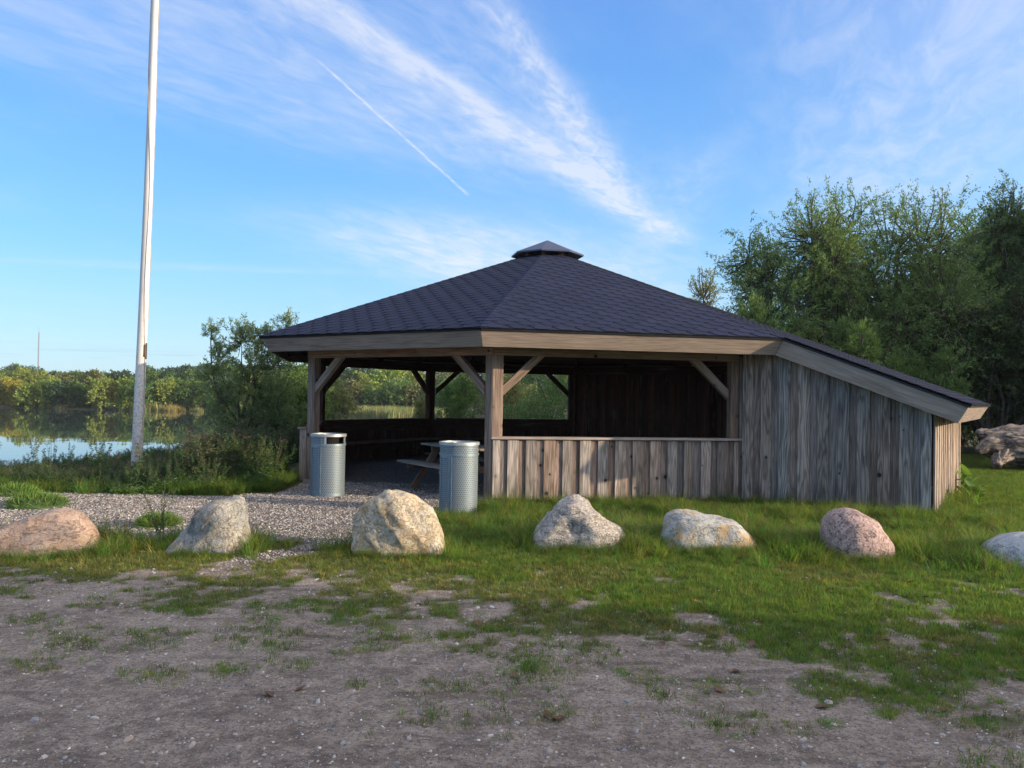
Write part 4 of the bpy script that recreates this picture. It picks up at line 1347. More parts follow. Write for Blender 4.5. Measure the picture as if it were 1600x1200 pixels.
def tree_parts(seed, base, blobs, twigs_per, leaves, lL, lW, upb=.6, stem_r=.16, wood_twigs=500, tw_len=(.45, .95), droop=-.1, nstems=3, leafdir=.6, fill=.85):
    rg = np.random.default_rng(seed)
    base = np.array(base, float); B = np.array(blobs, float)
    vol = (B[:, 3] * B[:, 4] * B[:, 5]) ** (2 / 3.); prob = vol / vol.sum()
    nT = int(twigs_per * len(B))
    bi = rg.choice(len(B), nT, p=prob)
    r = B[bi, 3:6]; c = B[bi, :3]
    q = unit(rg.normal(size=(nT, 3))) * (rg.random(nT) ** .5)[:, None] * fill
    Sx = c + q * r
    Dr = unit(unit(q * r) * .8 + np.array([0, 0, upb]) + rg.normal(size=(nT, 3)) * .35)
    Ln = r.mean(1) * rg.uniform(tw_len[0], tw_len[1], nT) * (1 + .4 * (rg.random(nT) > .95))
    bend = rg.normal(size=(nT, 3)) * .12 + np.array([0, 0, droop])
    # leaves
    ti = rg.integers(0, nT, leaves); tt = rg.random(leaves) ** .8
    P = Sx[ti] + Dr[ti] * (Ln[ti] * tt)[:, None] + bend[ti] * (Ln[ti] * tt ** 2)[:, None]
    P += rg.normal(size=P.shape) * lL * .3
    ld = unit(Dr[ti] * leafdir + rg.normal(size=P.shape) * .55)
    V, F = cards(P, ld, lL * rg.uniform(.6, 1.25, leaves), lW * rg.uniform(.7, 1.3, leaves), rg)
    # wood
    paths = []
    hubs = [base + np.array([rg.normal() * stem_r * 1.2, rg.normal() * stem_r * 1.2, 0]) for _ in range(nstems)]
    for i, b in enumerate(B):
        h = hubs[i % nstems]; e = b[:3]
        m1 = h + (e - h) * .4 + np.array([0, 0, .12 * (e[2] - h[2])]) + rg.normal(size=3) * .08 * np.linalg.norm(e - h)
        m2 = h + (e - h) * .75 + rg.normal(size=3) * .06 * np.linalg.norm(e - h)
        pts = np.array([h, (h + m1) / 2 + rg.normal(size=3) * .03, m1, m2, e, e + (e - m2) * .3])
        for _ in range(1): pts[1:-1] = (pts[:-2] + 2 * pts[1:-1] + pts[2:]) / 4
        r0 = stem_r * rg.uniform(.55, 1)
        paths.append((pts, np.array([1, .8, .62, .42, .28, .1]) * r0))
    nw = min(wood_twigs, nT)
    for i in range(nw):
        tq = np.array([0, .35, .7, 1.])[:, None]
        pts = Sx[i] + Dr[i] * Ln[i] * tq + bend[i] * Ln[i] * tq ** 2
        # join it to its limb
        cpt = B[bi[i], :3]
        pts = np.vstack([cpt + (Sx[i] - cpt) * .4, pts])
        paths.append((pts, np.array([.022, .016, .011, .007, .003]) * (stem_r / .16)))
    Vw, Fw = tubes(paths, 5)
    return V, F, Vw, Fw


def tree(name, loc, label, leafmat, cat='tree', group=None, barkmat=None, **kw):
    root = thing(name, loc, label, cat, group)
    V, F, Vw, Fw = tree_parts(**kw)
    link('crown', mesh_np('crown', V, F), leafmat, root)
    link('trunk', mesh_np('trunk', Vw, Fw, True), barkmat or M['bark'], root)
    return root


def crown_blobs(seed, w, h, n, z0=.15, d=None, core=.30):
    """irregular crown of half-width w, height h"""
    rg = np.random.default_rng(seed); d = d or w; out_ = []
    for i in range(n):
        a = rg.uniform(0, 2 * math.pi); zf = rg.uniform(z0, .88)
        rad = math.sqrt(max(0.05, 1 - ((zf - .48) / .56) ** 2)) * rg.uniform(.25, .80)
        s = rg.uniform(.7, 1.3) * core
        out_.append((math.cos(a) * w * rad, math.sin(a) * d * rad, zf * h, w * s * 1.1, d * s * 1.1, h * s * .62))
    return out_


def gz(x, y): return float(ground_z(x, y))


# ---- the willows behind and beside the lean-to
WG = 'willows behind the lean-to'


def W_(px, D): return (px - 800) / F_PX * D


def willow(px, Dd, halfw, ztop, seed, label, mat, leaves=60000, nb=16, tw=80, up_=.65, lL=.105, lW=.029, z0=.12, wood=900, dep=None, core=.30, stem=.17, leafdir=.6):
    x = W_(px, Dd); z = gz(x, Dd)
    h = ztop - z
    return tree('willow_tree', (x, Dd, z), label, M[mat], 'tree', WG, seed=seed, base=(0, 0, -.1), blobs=crown_blobs(seed, halfw, h, nb, z0, dep, core),
                twigs_per=tw, leaves=leaves, lL=lL, lW=lW, upb=up_, stem_r=stem, wood_twigs=wood, leafdir=leafdir, tw_len=(.35, .75))


willow(1235, 25.0, 2.7, 7.4, 101, 'broad airy willow rising behind the sloping roof of the lean-to, leftmost of the dark willows', 'leaf_willow', 125000, 40, 95, .15)
willow(1395, 26.0, 3.1, 8.1, 102, 'large full willow crown behind the low end of the lean-to', 'leaf_willow', 160000, 48, 95, .15)
willow(1585, 27.5, 2.1, 8.7, 103, 'tall narrow willow at the right edge, highest of all the trees', 'leaf_willow', 115000, 36, 90, .3)
willow(1500, 31.0, 3.2, 8.2, 104, 'dark willow filling the gap between the large crown and the tall one', 'leaf_willow', 90000, 32, 80, .2, .14, .042)
willow(1105, 36.0, 2.2, 6.9, 105, 'pale thin-leaved willow peeping over the right slope of the main roof', 'leaf_pale', 20000, 12, 60, .9, .15, .035)
willow(1680, 24.0, 3.0, 6.8, 106, 'bushy willow with long bare twigs partly outside the right edge', 'leaf_dark', 50000, 15, 70, .5)
# low bright sprays and dark undergrowth in front of them
willow(1340, 20.6, 1.5, 3.9, 107, 'fresh green willow bush rising just over the lean-to roof', 'leaf_fresh', 26000, 12, 60, .9, .14, .026, .05, 300, 1.0, .30, .08, 1.2)
willow(1455, 21.2, 1.35, 3.2, 108, 'bright green willow bush just above the low corner of the lean-to', 'leaf_fresh', 22000, 11, 60, .9, .14, .026, .05, 300, .9, .30, .08, 1.2)
willow(1230, 22.8, 1.8, 4.3, 109, 'green willow bush behind the upper part of the lean-to roof', 'leaf_willow', 26000, 12, 60, .9, .14, .03, .05, 300, 1.0, .30, .08, 1.0)
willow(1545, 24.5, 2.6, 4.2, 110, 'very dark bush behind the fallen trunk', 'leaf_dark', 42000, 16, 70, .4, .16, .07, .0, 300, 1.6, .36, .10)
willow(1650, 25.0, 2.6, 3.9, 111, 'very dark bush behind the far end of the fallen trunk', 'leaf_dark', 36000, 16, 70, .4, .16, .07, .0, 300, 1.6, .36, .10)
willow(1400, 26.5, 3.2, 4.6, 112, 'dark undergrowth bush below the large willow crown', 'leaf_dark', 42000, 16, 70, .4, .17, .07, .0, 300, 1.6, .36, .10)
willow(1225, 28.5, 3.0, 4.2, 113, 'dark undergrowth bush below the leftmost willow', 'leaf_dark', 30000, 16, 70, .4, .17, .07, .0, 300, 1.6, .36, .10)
# bare grey limbs reaching out of the dark trees on the right
rb = thing('bare_branches', (12.9, 23.0, gz(12.9, 23)), 'bare grey crooked branches reaching left out of the dark trees on the right', 'branches')
paths = []
rg = np.random.default_rng(5)
for i in range(9):
    p = np.array([4.3 + rg.uniform(0, .6), rg.uniform(-.3, .3), 1.8 + rg.uniform(0, 1.0)]); d = unit(np.array([-1, rg.uniform(-.3, .2), rg.uniform(.0, .6)]))
    pts = [p.copy()]
    for s in range(7):
        d = unit(d + rg.normal(size=3) * .22 + np.array([0, 0, .03])); p = p + d * rg.uniform(.28, .48); pts.append(p.copy())
    paths.append((np.array(pts), np.linspace(.05, .008, 8) * rg.uniform(.6, 1.2)))
V_, F_ = tubes(paths, 6)
link('branch', mesh_np('branch', V_, F_, True), plain('bare_wood', (.24, .21, .18), .9), rb)

# ---- shrubs left of and behind the pavilion
SG = 'shrubs round the pavilion'
x = W_(385, 19.8)
tree('willow_shrub', (x, 19.8, gz(x, 19.8)), 'tall feathery willow shrub between the flagpole and the pavilion', M['leaf_shrub'], 'shrub', SG, seed=201, base=(0, 0, -.1),
     blobs=[(-.55, 0, 1.5, .45, .45, .5), (.1, 0, 1.9, .5, .5, .6), (.65, 0, 1.7, .5, .5, .6), (-.75, .1, 2.6, .28, .3, .5), (-.15, 0, 3.1, .34, .3, .6), (.45, 0, 3.0, .3, .3, .6), (.95, .1, 3.4, .3, .3, .55), (-.9, 0, 3.3, .2, .2, .4), (0, 0, .8, .9, .6, .6), (.9, 0, 1.0, .6, .6, .6), (-.95, 0, 2.2, .3, .3, .25), (.1, 0, 2.5, .35, .3, .5), (.7, 0, 2.5, .4, .4, .5)],
     twigs_per=62, leaves=32000, lL=.085, lW=.022, upb=.8, stem_r=.07, wood_twigs=420, fill=.9)
bpy.data.objects['willow_shrub'].scale = (1, 1, .91)
for (px_, D_, hw_, zt_, sd_, mat_, lab) in (
        (455, 23.5, 1.2, 2.35, 202, 'leaf_fresh', 'rounded green shrub half hidden by the left corner of the pavilion'),
        (415, 28, 1.4, 2.2, 203, 'leaf_pale', 'olive shrub far behind the feathery willow shrub'),
        (520, 30, .95, 2.15, 204, 'leaf_pale', 'yellow-green bush seen through the left opening beside the rear left post'),
        (728, 31, 1.0, 2.0, 205, 'leaf_fresh', 'light green bush seen through the middle rear opening'),
        (664, 33, .35, 1.4, 206, 'leaf_pale', 'small light bush seen just left of the slim rear post'),
        (850, 33, 1.7, 2.85, 207, 'leaf_willow', 'dark green bush seen through the right rear opening'),
        (785, 40, 1.3, 2.4, 208, 'leaf_pale', 'greyish bush behind the middle post, seen through the rear opening')):
    x = W_(px_, D_); z = gz(x, D_)
    tree('shrub', (x, D_, z), lab, M[mat_], 'shrub', SG, seed=sd_, base=(0, 0, -.1), blobs=crown_blobs(sd_, hw_, zt_ - z, 12, .1, None, .34),
         twigs_per=55, leaves=13000, lL=.12, lW=.04, upb=.6, stem_r=.06, wood_twigs=150)

# ---- trees that stand outside the picture on the right and shade the parking area
SHG = 'trees to the right of the parking area'
V, F, Vw, Fw = tree_parts(seed=301, base=(0, 0, -.1), blobs=crown_blobs(301, 2.6, 7.0, 22, .06, None, .33), twigs_per=60, leaves=30000, lL=.24, lW=.11, upb=.5, stem_r=.18, wood_twigs=200)
mc, mw_ = mesh_np('crown', V, F), mesh_np('trunk', Vw, Fw, True)
for i, (x, y, s, lab) in enumerate(((13.0, .6, .85, 'leafy tree just outside the picture on the right, nearest the lean-to'), (14.2, -3.6, 1.1, 'leafy tree outside the picture on the right beside the parking area'),
                                    (13.5, -7.0, 1.0, 'leafy tree outside the picture, level with the camera'), (11.5, -10.5, 1.1, 'leafy tree outside the picture, behind the camera on the right'),
                                    (23.5, 18.6, 1.2, 'tall leafy tree outside the picture beyond the right lawn'), (26.5, 22.5, 1.45, 'tallest leafy tree outside the picture beyond the right lawn'),
                                    (20.0, 21.2, 1.0, 'leafy tree outside the picture beside the fallen trunk'), (21, 26.5, 1.5, 'leafy tree outside the picture among the willows'))):
    r_ = thing('shade_tree', (x, y, gz(x, y)), lab, 'tree', SHG, rz=i * 1.3)
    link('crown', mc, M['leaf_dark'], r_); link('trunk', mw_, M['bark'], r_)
    r_.scale = (s, s, s)

# ---- far shore
protos = []
for i in range(7):
    hw_ = (.42, .50, .38, .55, .46, .34, .6)[i]
    V, F, Vw, Fw = tree_parts(seed=400 + i, base=(0, 0, -.02), blobs=crown_blobs(400 + i, hw_, 1.0, 15, .08 if i != 5 else .3, None, .31), twigs_per=26, leaves=3600, lL=.075, lW=.05, upb=.5, stem_r=.022, wood_twigs=20, nstems=2)
    protos.append((mesh_np('crown', V, F), mesh_np('trunk', Vw, Fw, True)))
FCOL = {'yellow': (.50, .45, .09), 'gold': (.50, .34, .10), 'lime': (.30, .37, .09), 'green': (.15, .24, .075), 'deep': (.085, .15, .07), 'blue': (.075, .13, .09), 'olive': (.25, .26, .11)}
FNAME = {'yellow': 'yellow-leaved', 'gold': 'orange-yellow', 'lime': 'yellow-green', 'green': 'mid green', 'deep': 'dark green', 'blue': 'bluish dark green', 'olive': 'olive-green'}
rg = np.random.default_rng(77)


FRONT, MID, BACK = 'front row', 'middle row', 'back row'


def where(px):
    for lim, txt in ((0, 'cut by the left picture edge'), (30, 'between picture edge and radio mast'), (59, 'just left of the radio mast'), (95, 'just right of the radio mast'), (130, 'halfway from mast to flagpole'), (175, 'well left of the flagpole'), (213, 'just left of the flagpole'),
                     (250, 'just right of the flagpole'), (290, 'between flagpole and feathery shrub'), (350, 'beside the feathery shrub'), (470, 'behind the feathery shrub'), (540, 'at left in the left opening'), (585, 'centre of the left opening'), (625, 'above the golden reeds'), (668, 'just left of the slim rear post'),
                     (710, 'just right of the slim rear post'), (770, 'left of the middle front post'), (830, 'right of the middle front post'), (890, 'at right in the right opening')):
        if px < lim: return txt
    return 'behind the closed rear wall'



def far_tree(px, D, h, kind, row):
    if row is FRONT:
        for D in np.arange(104, 128, .5):
            if lake_d(W_(px, D), D) < -.4 and D > 112: break
        D = D + rg.uniform(0, 1.5)
    x = W_(px, D); i = int(rg.integers(0, 7))
    r_ = thing('far_tree', (x, D, gz(x, D)), f'{FNAME[kind]} tree in the {row}, {where(px)}', 'tree', 'trees on the far shore of the lake', rz=rg.uniform(0, 6.28))
    c = FCOL[kind]; j = rg.uniform(.82, 1.18)
    k = link('crown', protos[i][0], M['leaf_far'], r_); k.color = (c[0] * j, c[1] * j * rg.uniform(.95, 1.05), c[2] * j, 1)
    link('trunk', protos[i][1], M['bark_far'], r_)
    s = h * rg.uniform(.95, 1.05); r_.scale = (s * rg.uniform(.95, 1.25), s * 1.1, s)


_u = 'front row along the far waterline', 'middle rows of the far wood', 'hindmost row of the far wood'
cyc = ['yellow', 'gold', 'yellow', 'yellow', 'yellow', 'yellow', 'lime', 'green', 'deep', 'green', 'gold', 'lime', 'yellow', 'lime', 'green', 'green', 'lime', 'green', 'lime', 'green']
px = -70; n = 0
while px < 345:
    far_tree(px, rg.uniform(121, 124), rg.uniform(3.2, 4.5), cyc[int(np.clip((px + 70) / 415 * 20, 0, 19))] if rg.random() > .15 else 'green', FRONT); px += rg.uniform(15, 24)
px = -90
while px < 345:
    far_tree(px, rg.uniform(132, 145), rg.uniform(3.9, 4.8), rg.choice(['olive', 'green', 'lime', 'green', 'deep']), MID); px += rg.uniform(18, 28)
px = -100
while px < 350:
    b = 6.1 if 225 < px else (5.2 if px < 45 else 4.1)
    far_tree(px, rg.uniform(185, 215), rg.uniform(.92, 1.08) * b, rg.choice(['deep', 'blue', 'green', 'blue']), BACK); px += rg.uniform(17, 26)
px = 350
while px < 905:
    far_tree(px, rg.uniform(120, 126), rg.uniform(3.6, 5.0), rg.choice(['green', 'olive', 'deep', 'yellow', 'green', 'lime']), FRONT); px += rg.uniform(20, 30)
px = 350
while px < 905:
    far_tree(px, rg.uniform(134, 150), rg.uniform(4.8, 5.9), rg.choice(['green', 'deep', 'lime', 'deep', 'olive']), MID); px += rg.uniform(22, 32)
px = 350
while px < 905:
    far_tree(px, rg.uniform(180, 205), rg.uniform(6.0, 7.2), rg.choice(['deep', 'blue', 'blue', 'green']), BACK); px += rg.uniform(20, 32)


# ------------------------------------------------------------------ small plants: pieces for the scatters
def blades(seed, n, h, spread, w, lean, mats, tipdry=0.0):
    rg = np.random.default_rng(seed)
    a = rg.uniform(0, 2 * np.pi, n); r0 = spread * np.sqrt(rg.random(n))
    b = np.stack([np.cos(a) * r0, np.sin(a) * r0, -.01 + 0 * a], 1)
    d = np.stack([np.cos(a + rg.normal(0, .7, n)), np.sin(a + rg.normal(0, .7, n)), 0 * a], 1)
    H = h * rg.uniform(.55, 1.15, n)[:, None]; ln = lean * rg.uniform(.3, 1.4, n)[:, None] * H
    side = np.cross(d, [0, 0, 1.]); side = unit(side + rg.normal(size=side.shape) * .2) * w / 2
    up_ = np.array([0, 0, 1.])
    m1 = b + up_ * H * .55 + d * ln * .28; tp = b + up_ * H * .95 + d * ln
    V = np.stack([b - side, b + side, m1 - side * .8, m1 + side * .8, tp], 1).reshape(-1, 3)
    o5 = np.arange(n)[:, None] * 5
    F = np.concatenate([o5 + np.array([0, 1, 3]), o5 + np.array([0, 3, 2]), o5 + np.array([2, 3, 4])], 0)
    me = mesh_np('grass_tuft', V, F)
    for m_ in mats: me.materials.append(m_)
    if len(mats) > 1:
        mi = (rg.random(n) < tipdry).astype(np.int32)
        me.polygons.foreach_set('material_index', np.concatenate([mi, mi, mi]))
    return me


M['grass_olive'] = leaf_material('olive_grass_blade', (0.11, 0.15, 0.035), (0.21, 0.23, 0.06), 0.35, inst=True)
G_, GO, GD = M['grass'], M['grass_olive'], M['grass_dry']
tuft = [blades(500 + i, 16, .042, .035, .0035, .6, [G_, GO], .3) for i in range(4)] + [blades(510 + i, 14, .036, .035, .0035, .7, [GO, GD], .2) for i in range(3)]
midt = [blades(520 + i, 22, .10, .05, .0042, .55, [G_, GO], .25) for i in range(4)] + [blades(530 + i, 18, .085, .05, .004, .6, [GO, GD], .2) for i in range(2)]
longt = [blades(540 + i, 26, .21, .06, .0055, .75, [G_, GO], .2) for i in range(4)] + [blades(550 + i, 18, .27, .05, .005, .8, [G_, GD], .3) for i in range(2)]
c_short = proto_collection('short_grass', tuft); c_mid = proto_collection('mid_grass', midt); c_long = proto_collection('long_grass', longt)


def clear_of_house(x, y, m_=0.0):
    r = np.hypot(x - CX, y - CY); inside = np.ones(len(x), bool)
    for k in range(8):
        a = PHI + (k - 1.5) * math.pi / 4
        inside &= ((x - CX) * math.cos(a) + (y - CY) * math.sin(a)) < RP * C8 + .05 + m_
    a = PHI + 1.5 * math.pi / 4; u = (x - CX) * math.cos(a) + (y - CY) * math.sin(a); v = -(x - CX) * math.sin(a) + (y - CY) * math.cos(a)
    ext = (u > 0) & (u < d3 + LW + .05 + m_) & (np.abs(v) < 2.07 + m_)
    return ~(inside | ext)


BO = [(-4.6, 7.98, .68), (-3.03, 8.15, .42), (-1.15, 8.12, .46), (.70, 8.62, .48), (2.15, 8.66, .54), (3.62, 8.42, .41), (5.35, 8.05, .6)]


def near_boulder(x, y):
    d = np.full(len(x), 9.0)
    for bx, by, br in BO: d = np.minimum(d, np.hypot((x - bx) / 1.0, (y - by) / .75) - br)
    return d


def pts3(x, y): return np.stack([x, y, ground_z(x, y)], 1)


def place(name, coll, npr, x, y, s0, s1, label, tilt=.15, idx=None, smul=1.0):
    n = len(x)
    return scatter(name, coll, npr, pts3(x, y), RNG.uniform(0, 6.28, n), RNG.uniform(s0, s1, n) * smul, None, tilt, idx, label, 'grass')


# short turf in front of the boulders
n = 120000
x = RNG.uniform(-6.5, 7.5, n); y = 3.3 + 6.2 * RNG.random(n) ** .9
cov = grass_cover(x, y)
keep = (RNG.random(n) < grass_patch(x, y) * (.45 + .55 * cov)) & (near_boulder(x, y) > -.1) & clear_of_house(x, y)
x, y, cov = x[keep], y[keep], cov[keep]
olive = (fbm(x / 1.1, y / 1.1, 61) + .18 * (y < 7.6) * (y > 6.2) * (x < 1.5)) > .58
idx = np.where(olive, RNG.integers(4, 7, len(x)), RNG.integers(0, 5, len(x)))
place('short_turf', c_short, 7, x, y, .6, 1.25, 'short patchy grass thinning out into bare soil in front of the boulders', .2, idx, .75 + .5 * cov)
# isolated tufts on the bare soil
cl = []
for i in range(420):
    cx0 = RNG.uniform(-4.5, 5.0); cy0 = RNG.uniform(3.4, 6.8)
    if grass_cover(np.array([cx0]), np.array([cy0]))[0] > .35: continue
    yb_ = np.interp(cx0, [-8, -3.4, -1.2, 0, 1.5, 3.2, 6], [6.2, 6.0, 5.6, 5.0, 4.4, 3.7, 2.8])
    if RNG.random() > math.exp(-(yb_ - cy0) / .6): continue
    k = int(RNG.integers(6, 45)); r_ = .012 + .0022 * k * RNG.uniform(.6, 1.2)
    cl.append(np.stack([cx0 + RNG.normal(0, r_ * 1.5, k), cy0 + RNG.normal(0, r_, k)], 1))
cl = np.concatenate(cl)
place('scattered_tufts', c_short, 7, cl[:, 0], cl[:, 1], .55, 1.1, 'small isolated grass tufts dotted over the bare soil', .3, RNG.integers(0, 5, len(cl)))
# rougher grass behind the boulders and on the lawn at the right
n = 95000
x = RNG.uniform(-1.6, 16, n); y = RNG.uniform(8.3, 24.5, n)
keep = (grass_cover(x, y) > RNG.random(n)) & clear_of_house(x, y, .02) & (x > -1.6) & (x < y * .66 + .6) & ((y < 12.8) | (x > 5.5)) & (near_boulder(x, y) > -.1)
x, y = x[keep], y[keep]
lawn = (x > 6.3) & (y > 10.8)
lt = (RNG.random(len(x)) < .17) & ~lawn & (fbm(x / .6, y / .6, 91) > .48)
place('tall_grass', c_long, 6, x[lt], y[lt], .4, .85, 'taller ragged grass among the lush grass in front of the boarded walls', .35)
place('rough_grass', c_mid, 6, x, y, .7, 1.3, 'lush green grass between the boulders, the boarded walls and the fallen trunk', .2, RNG.integers(0, 5, len(x)), np.where(lawn, .72, .82))
# long grass hugging boulders and walls
X_, Y_ = [], []
n = 46000
x = RNG.uniform(-5.4, 6.4, n); y = RNG.uniform(7.2, 9.4, n); d = near_boulder(x, y)
gl_ = grass_cover(x, y)
keep = (d > -.08) & (RNG.random(n) < np.exp(-np.maximum(d, 0) / np.where(x > .2, .17, .09)) * (.35 + .65 * (x > .2)) * np.where(gl_ > .3, 1, .12)); X_.append(x[keep]); Y_.append(y[keep])
n = 9000
x = RNG.uniform(-.6, 7.5, n); y = RNG.uniform(9.5, 17, n)
keep = clear_of_house(x, y, .03) & ~clear_of_house(x, y, .42) & (x > -.35) & (RNG.random(n) < .62); X_.append(x[keep]); Y_.append(y[keep])
n = 5200
x = RNG.uniform(-1, 6.5, n); y = RNG.uniform(8.7, 11.5, n)
keep = clear_of_house(x, y, .1) & (fbm(x / .5, y / .5, 71) > .55) & (grass_cover(x, y) > .6) & (near_boulder(x, y) > 0); X_.append(x[keep]); Y_.append(y[keep])
x = np.concatenate(X_); y = np.concatenate(Y_)
infront = np.zeros(len(x), bool)
for bx, by, br in BO: infront |= (np.abs(x - bx) < br * 1.05) & (y < by) & (y > by - .9)
place('long_grass', c_long, 6, x, y, .45, 1.1, 'long uncut grass at the foot of the boulders and boarded walls', .25, None, np.where((x > 6.3) & (y > 12), 1.25, .85) * np.where(y < 9, 1.15, 1.0) * np.where(infront, .58, 1.0))

# ---- weeds of the lake bank
def weed_mesh(seed, kind):
    rg = np.random.default_rng(seed); Vs, Fs, Ms = [], [], []
    b0 = 0

    def add(V, F, mi):
        nonlocal b0
        Vs.append(V); Fs.append(F + b0); Ms.append(np.full(len(F), mi)); b0 += len(V)
    mats = [M['weed'], M['weed_light'], M['weed_brown'], M['flower_white'], M['grass']]
    if kind in ('spire', 'brown'):
        for s in range(5 if kind == 'spire' else 4):
            H = rg.uniform(.55, 1.0); a = rg.uniform(0, 6.28); ln = rg.uniform(.05, .28)
            tq = np.linspace(0, 1, 5)[:, None]
            pts = np.array([rg.normal() * .06, rg.normal() * .06, 0]) + tq * np.array([0, 0, H]) + tq ** 2 * np.array([math.cos(a) * ln, math.sin(a) * ln, 0])
            V, F = tubes([(pts, np.linspace(.005, .0015, 5))], 3); add(V, F, 2 if kind == 'brown' else 0)
            k = 42; t_ = rg.random(k) ** .8
            P = np.array([np.interp(t_, tq[:, 0], pts[:, i]) for i in range(3)]).T
            dd = unit(np.stack([rg.normal(size=k), rg.normal(size=k), rg.uniform(-.1, .9, k)], 1))
            V, F = cards(P, dd, (.13 * (1.1 - t_)) + .03, .022, rg); add(V, F, 0)
            k = 60; t_ = rg.uniform(.55, 1.03, k)
            P = np.array([np.interp(t_, tq[:, 0], pts[:, i]) for i in range(3)]).T + rg.normal(size=(k, 3)) * (.035 * (1.15 - t_[:, None]) + .008)
            V, F = cards(P, unit(rg.normal(size=(k, 3)) + np.array([0, 0, 1.2])), .028, .013, rg); add(V, F, 2 if kind == 'brown' else (2 if s % 2 else 0))
    if kind == 'leafy':
        k = 260; a = rg.uniform(0, 6.28, k); r = .24 * np.sqrt(rg.random(k)); z = rg.random(k) * .5 * (1 - (r / .3) ** 2)
        P = np.stack([np.cos(a) * r, np.sin(a) * r, z], 1)
        V, F = cards(P, unit(np.stack([np.cos(a), np.sin(a), rg.uniform(-.2, 1, k)], 1) + rg.normal(size=(k, 3)) * .4), rg.uniform(.05, .11, k), .03, rg); add(V, F, 0 if seed % 2 else 1)
    if kind == 'umbel':
        for s in range(3):
            H = rg.uniform(.7, 1.0); a = rg.uniform(0, 6.28); top = np.array([math.cos(a) * .15, math.sin(a) * .15, H])
            ps = [(np.array([[0, 0, 0], top * .5 + [0, 0, .05], top]), np.array([.005, .004, .002]))]
            for j in range(9):
                e = top + np.array([rg.normal() * .06, rg.normal() * .06, rg.uniform(.03, .09)]); ps.append((np.array([top, e]), np.array([.0018, .0012])))
                V, F = cards(np.repeat(e[None], 7, 0) + rg.normal(size=(7, 3)) * .014, unit(rg.normal(size=(7, 3))), .018, .014, rg); add(V, F, 2)
            V, F = tubes(ps, 3); add(V, F, 2)
    if kind == 'white':
        k = 60; P = np.stack([rg.normal(size=k) * .10, rg.normal(size=k) * .10, rg.random(k) * .3], 1)
        V, F = cards(P, unit(rg.normal(size=(k, 3)) + np.array([0, 0, .7])), .09, .022, rg); add(V, F, 1)
        for j in range(3):
            c = np.array([rg.normal() * .10, rg.normal() * .1, rg.uniform(.30, .45)])
            k = 22; V, F = cards(c + rg.normal(size=(k, 3)) * [.03, .03, .006], unit(rg.normal(size=(k, 3))), .016, .014, rg); add(V, F, 3)
            V, F = tubes([(np.array([[c[0] * .6, c[1] * .6, 0], c]), np.array([.003, .002]))], 3); add(V, F, 1)
    me = mesh_np('weed', np.concatenate(Vs), np.concatenate(Fs))
    for m_ in mats: me.materials.append(m_)
    me.polygons.foreach_set('material_index', np.concatenate(Ms).astype(np.int32))
    return me


wk = [weed_mesh(600, 'spire'), weed_mesh(601, 'spire'), weed_mesh(602, 'brown'), weed_mesh(603, 'brown'), weed_mesh(604, 'leafy'), weed_mesh(605, 'leafy'), weed_mesh(606, 'leafy'), weed_mesh(607, 'umbel'), weed_mesh(608, 'white'), weed_mesh(609, 'spire')]
c_weed = proto_collection('bank_weeds', wk)
n = 15000
x = RNG.uniform(-15, -3.6, n); y = 12.35 + RNG.random(n) ** 1.15 * 10.5
edge = 12.55 + .35 * (fbm(x / .8, x * 0, 81) - .5) * 2 + np.where(x > -4.6, .5, 0)
xmax = np.where(y > 14.6, -5.0 + .0 * y, -4.12)
keep = (y > edge) & (lake_d(x, y) < .1) & clear_of_house(x, y, .35) & (x < xmax) & (x > -.74 * y) & (RNG.random(n) < np.where(y < 15, 1.0, .55))
x, y, edge = x[keep], y[keep], edge[keep]
kind = RNG.choice(10, len(x), p=[.14, .14, .03, .03, .17, .19, .15, .04, .01, .10])
rowd = y - edge
front = rowd < .5
kind = np.where(front & (RNG.random(len(x)) < .8), RNG.choice([4, 5, 6, 8], len(x), p=[.35, .3, .29, .06]), kind)
tallx = np.interp(x, [-9, -7, -5.9, -5.2], [.27, .28, .38, .90])
hs = np.where(front, .45 + rowd * .5, .85) * RNG.uniform(.6, 1.2, len(x)) * tallx
hs = hs * np.where((kind < 4) | (kind == 7) | (kind == 9), 1.15, 1.0)
spk = (RNG.random(len(x)) < .02) & (x < -5.6) & (y < 15.5); kind = np.where(spk, RNG.choice([0, 1, 7, 9], len(x)), kind); hs = np.where(spk, RNG.uniform(.45, .85, len(x)), hs)
ws = np.clip(hs, .5, .9)
brn = (x > -6.6) & (x < -5.0) & (y > 14) & (RNG.random(len(x)) < .22)
kind = np.where(brn, RNG.choice([2, 3, 0], len(x)), kind)
P = pts3(x, y)
scatter('bank_vegetation', c_weed, 10, P, RNG.uniform(0, 6.28, len(x)), np.stack([ws, ws, hs], 1), None, .12, kind, 'tangle of dark green weeds, seed heads and herbs along the lake bank', 'weeds')
n = 6500
x = RNG.uniform(-10, -3.8, n); y = RNG.uniform(12.3, 14.6, n)
keep = clear_of_house(x, y, .1) & (y > 12.35 + .25 * np.sin(x * 3)) & (RNG.random(n) < np.where(x > -5.3, .8, .13)) & ~((x > -4.2) & (y < 12.9))
x, y = x[keep], y[keep]
place('bank_grass', c_long, 6, x, y, .6, 1.25, 'grass growing through the weeds at the edge of the gravel', .25, RNG.integers(0, 4, len(x)))

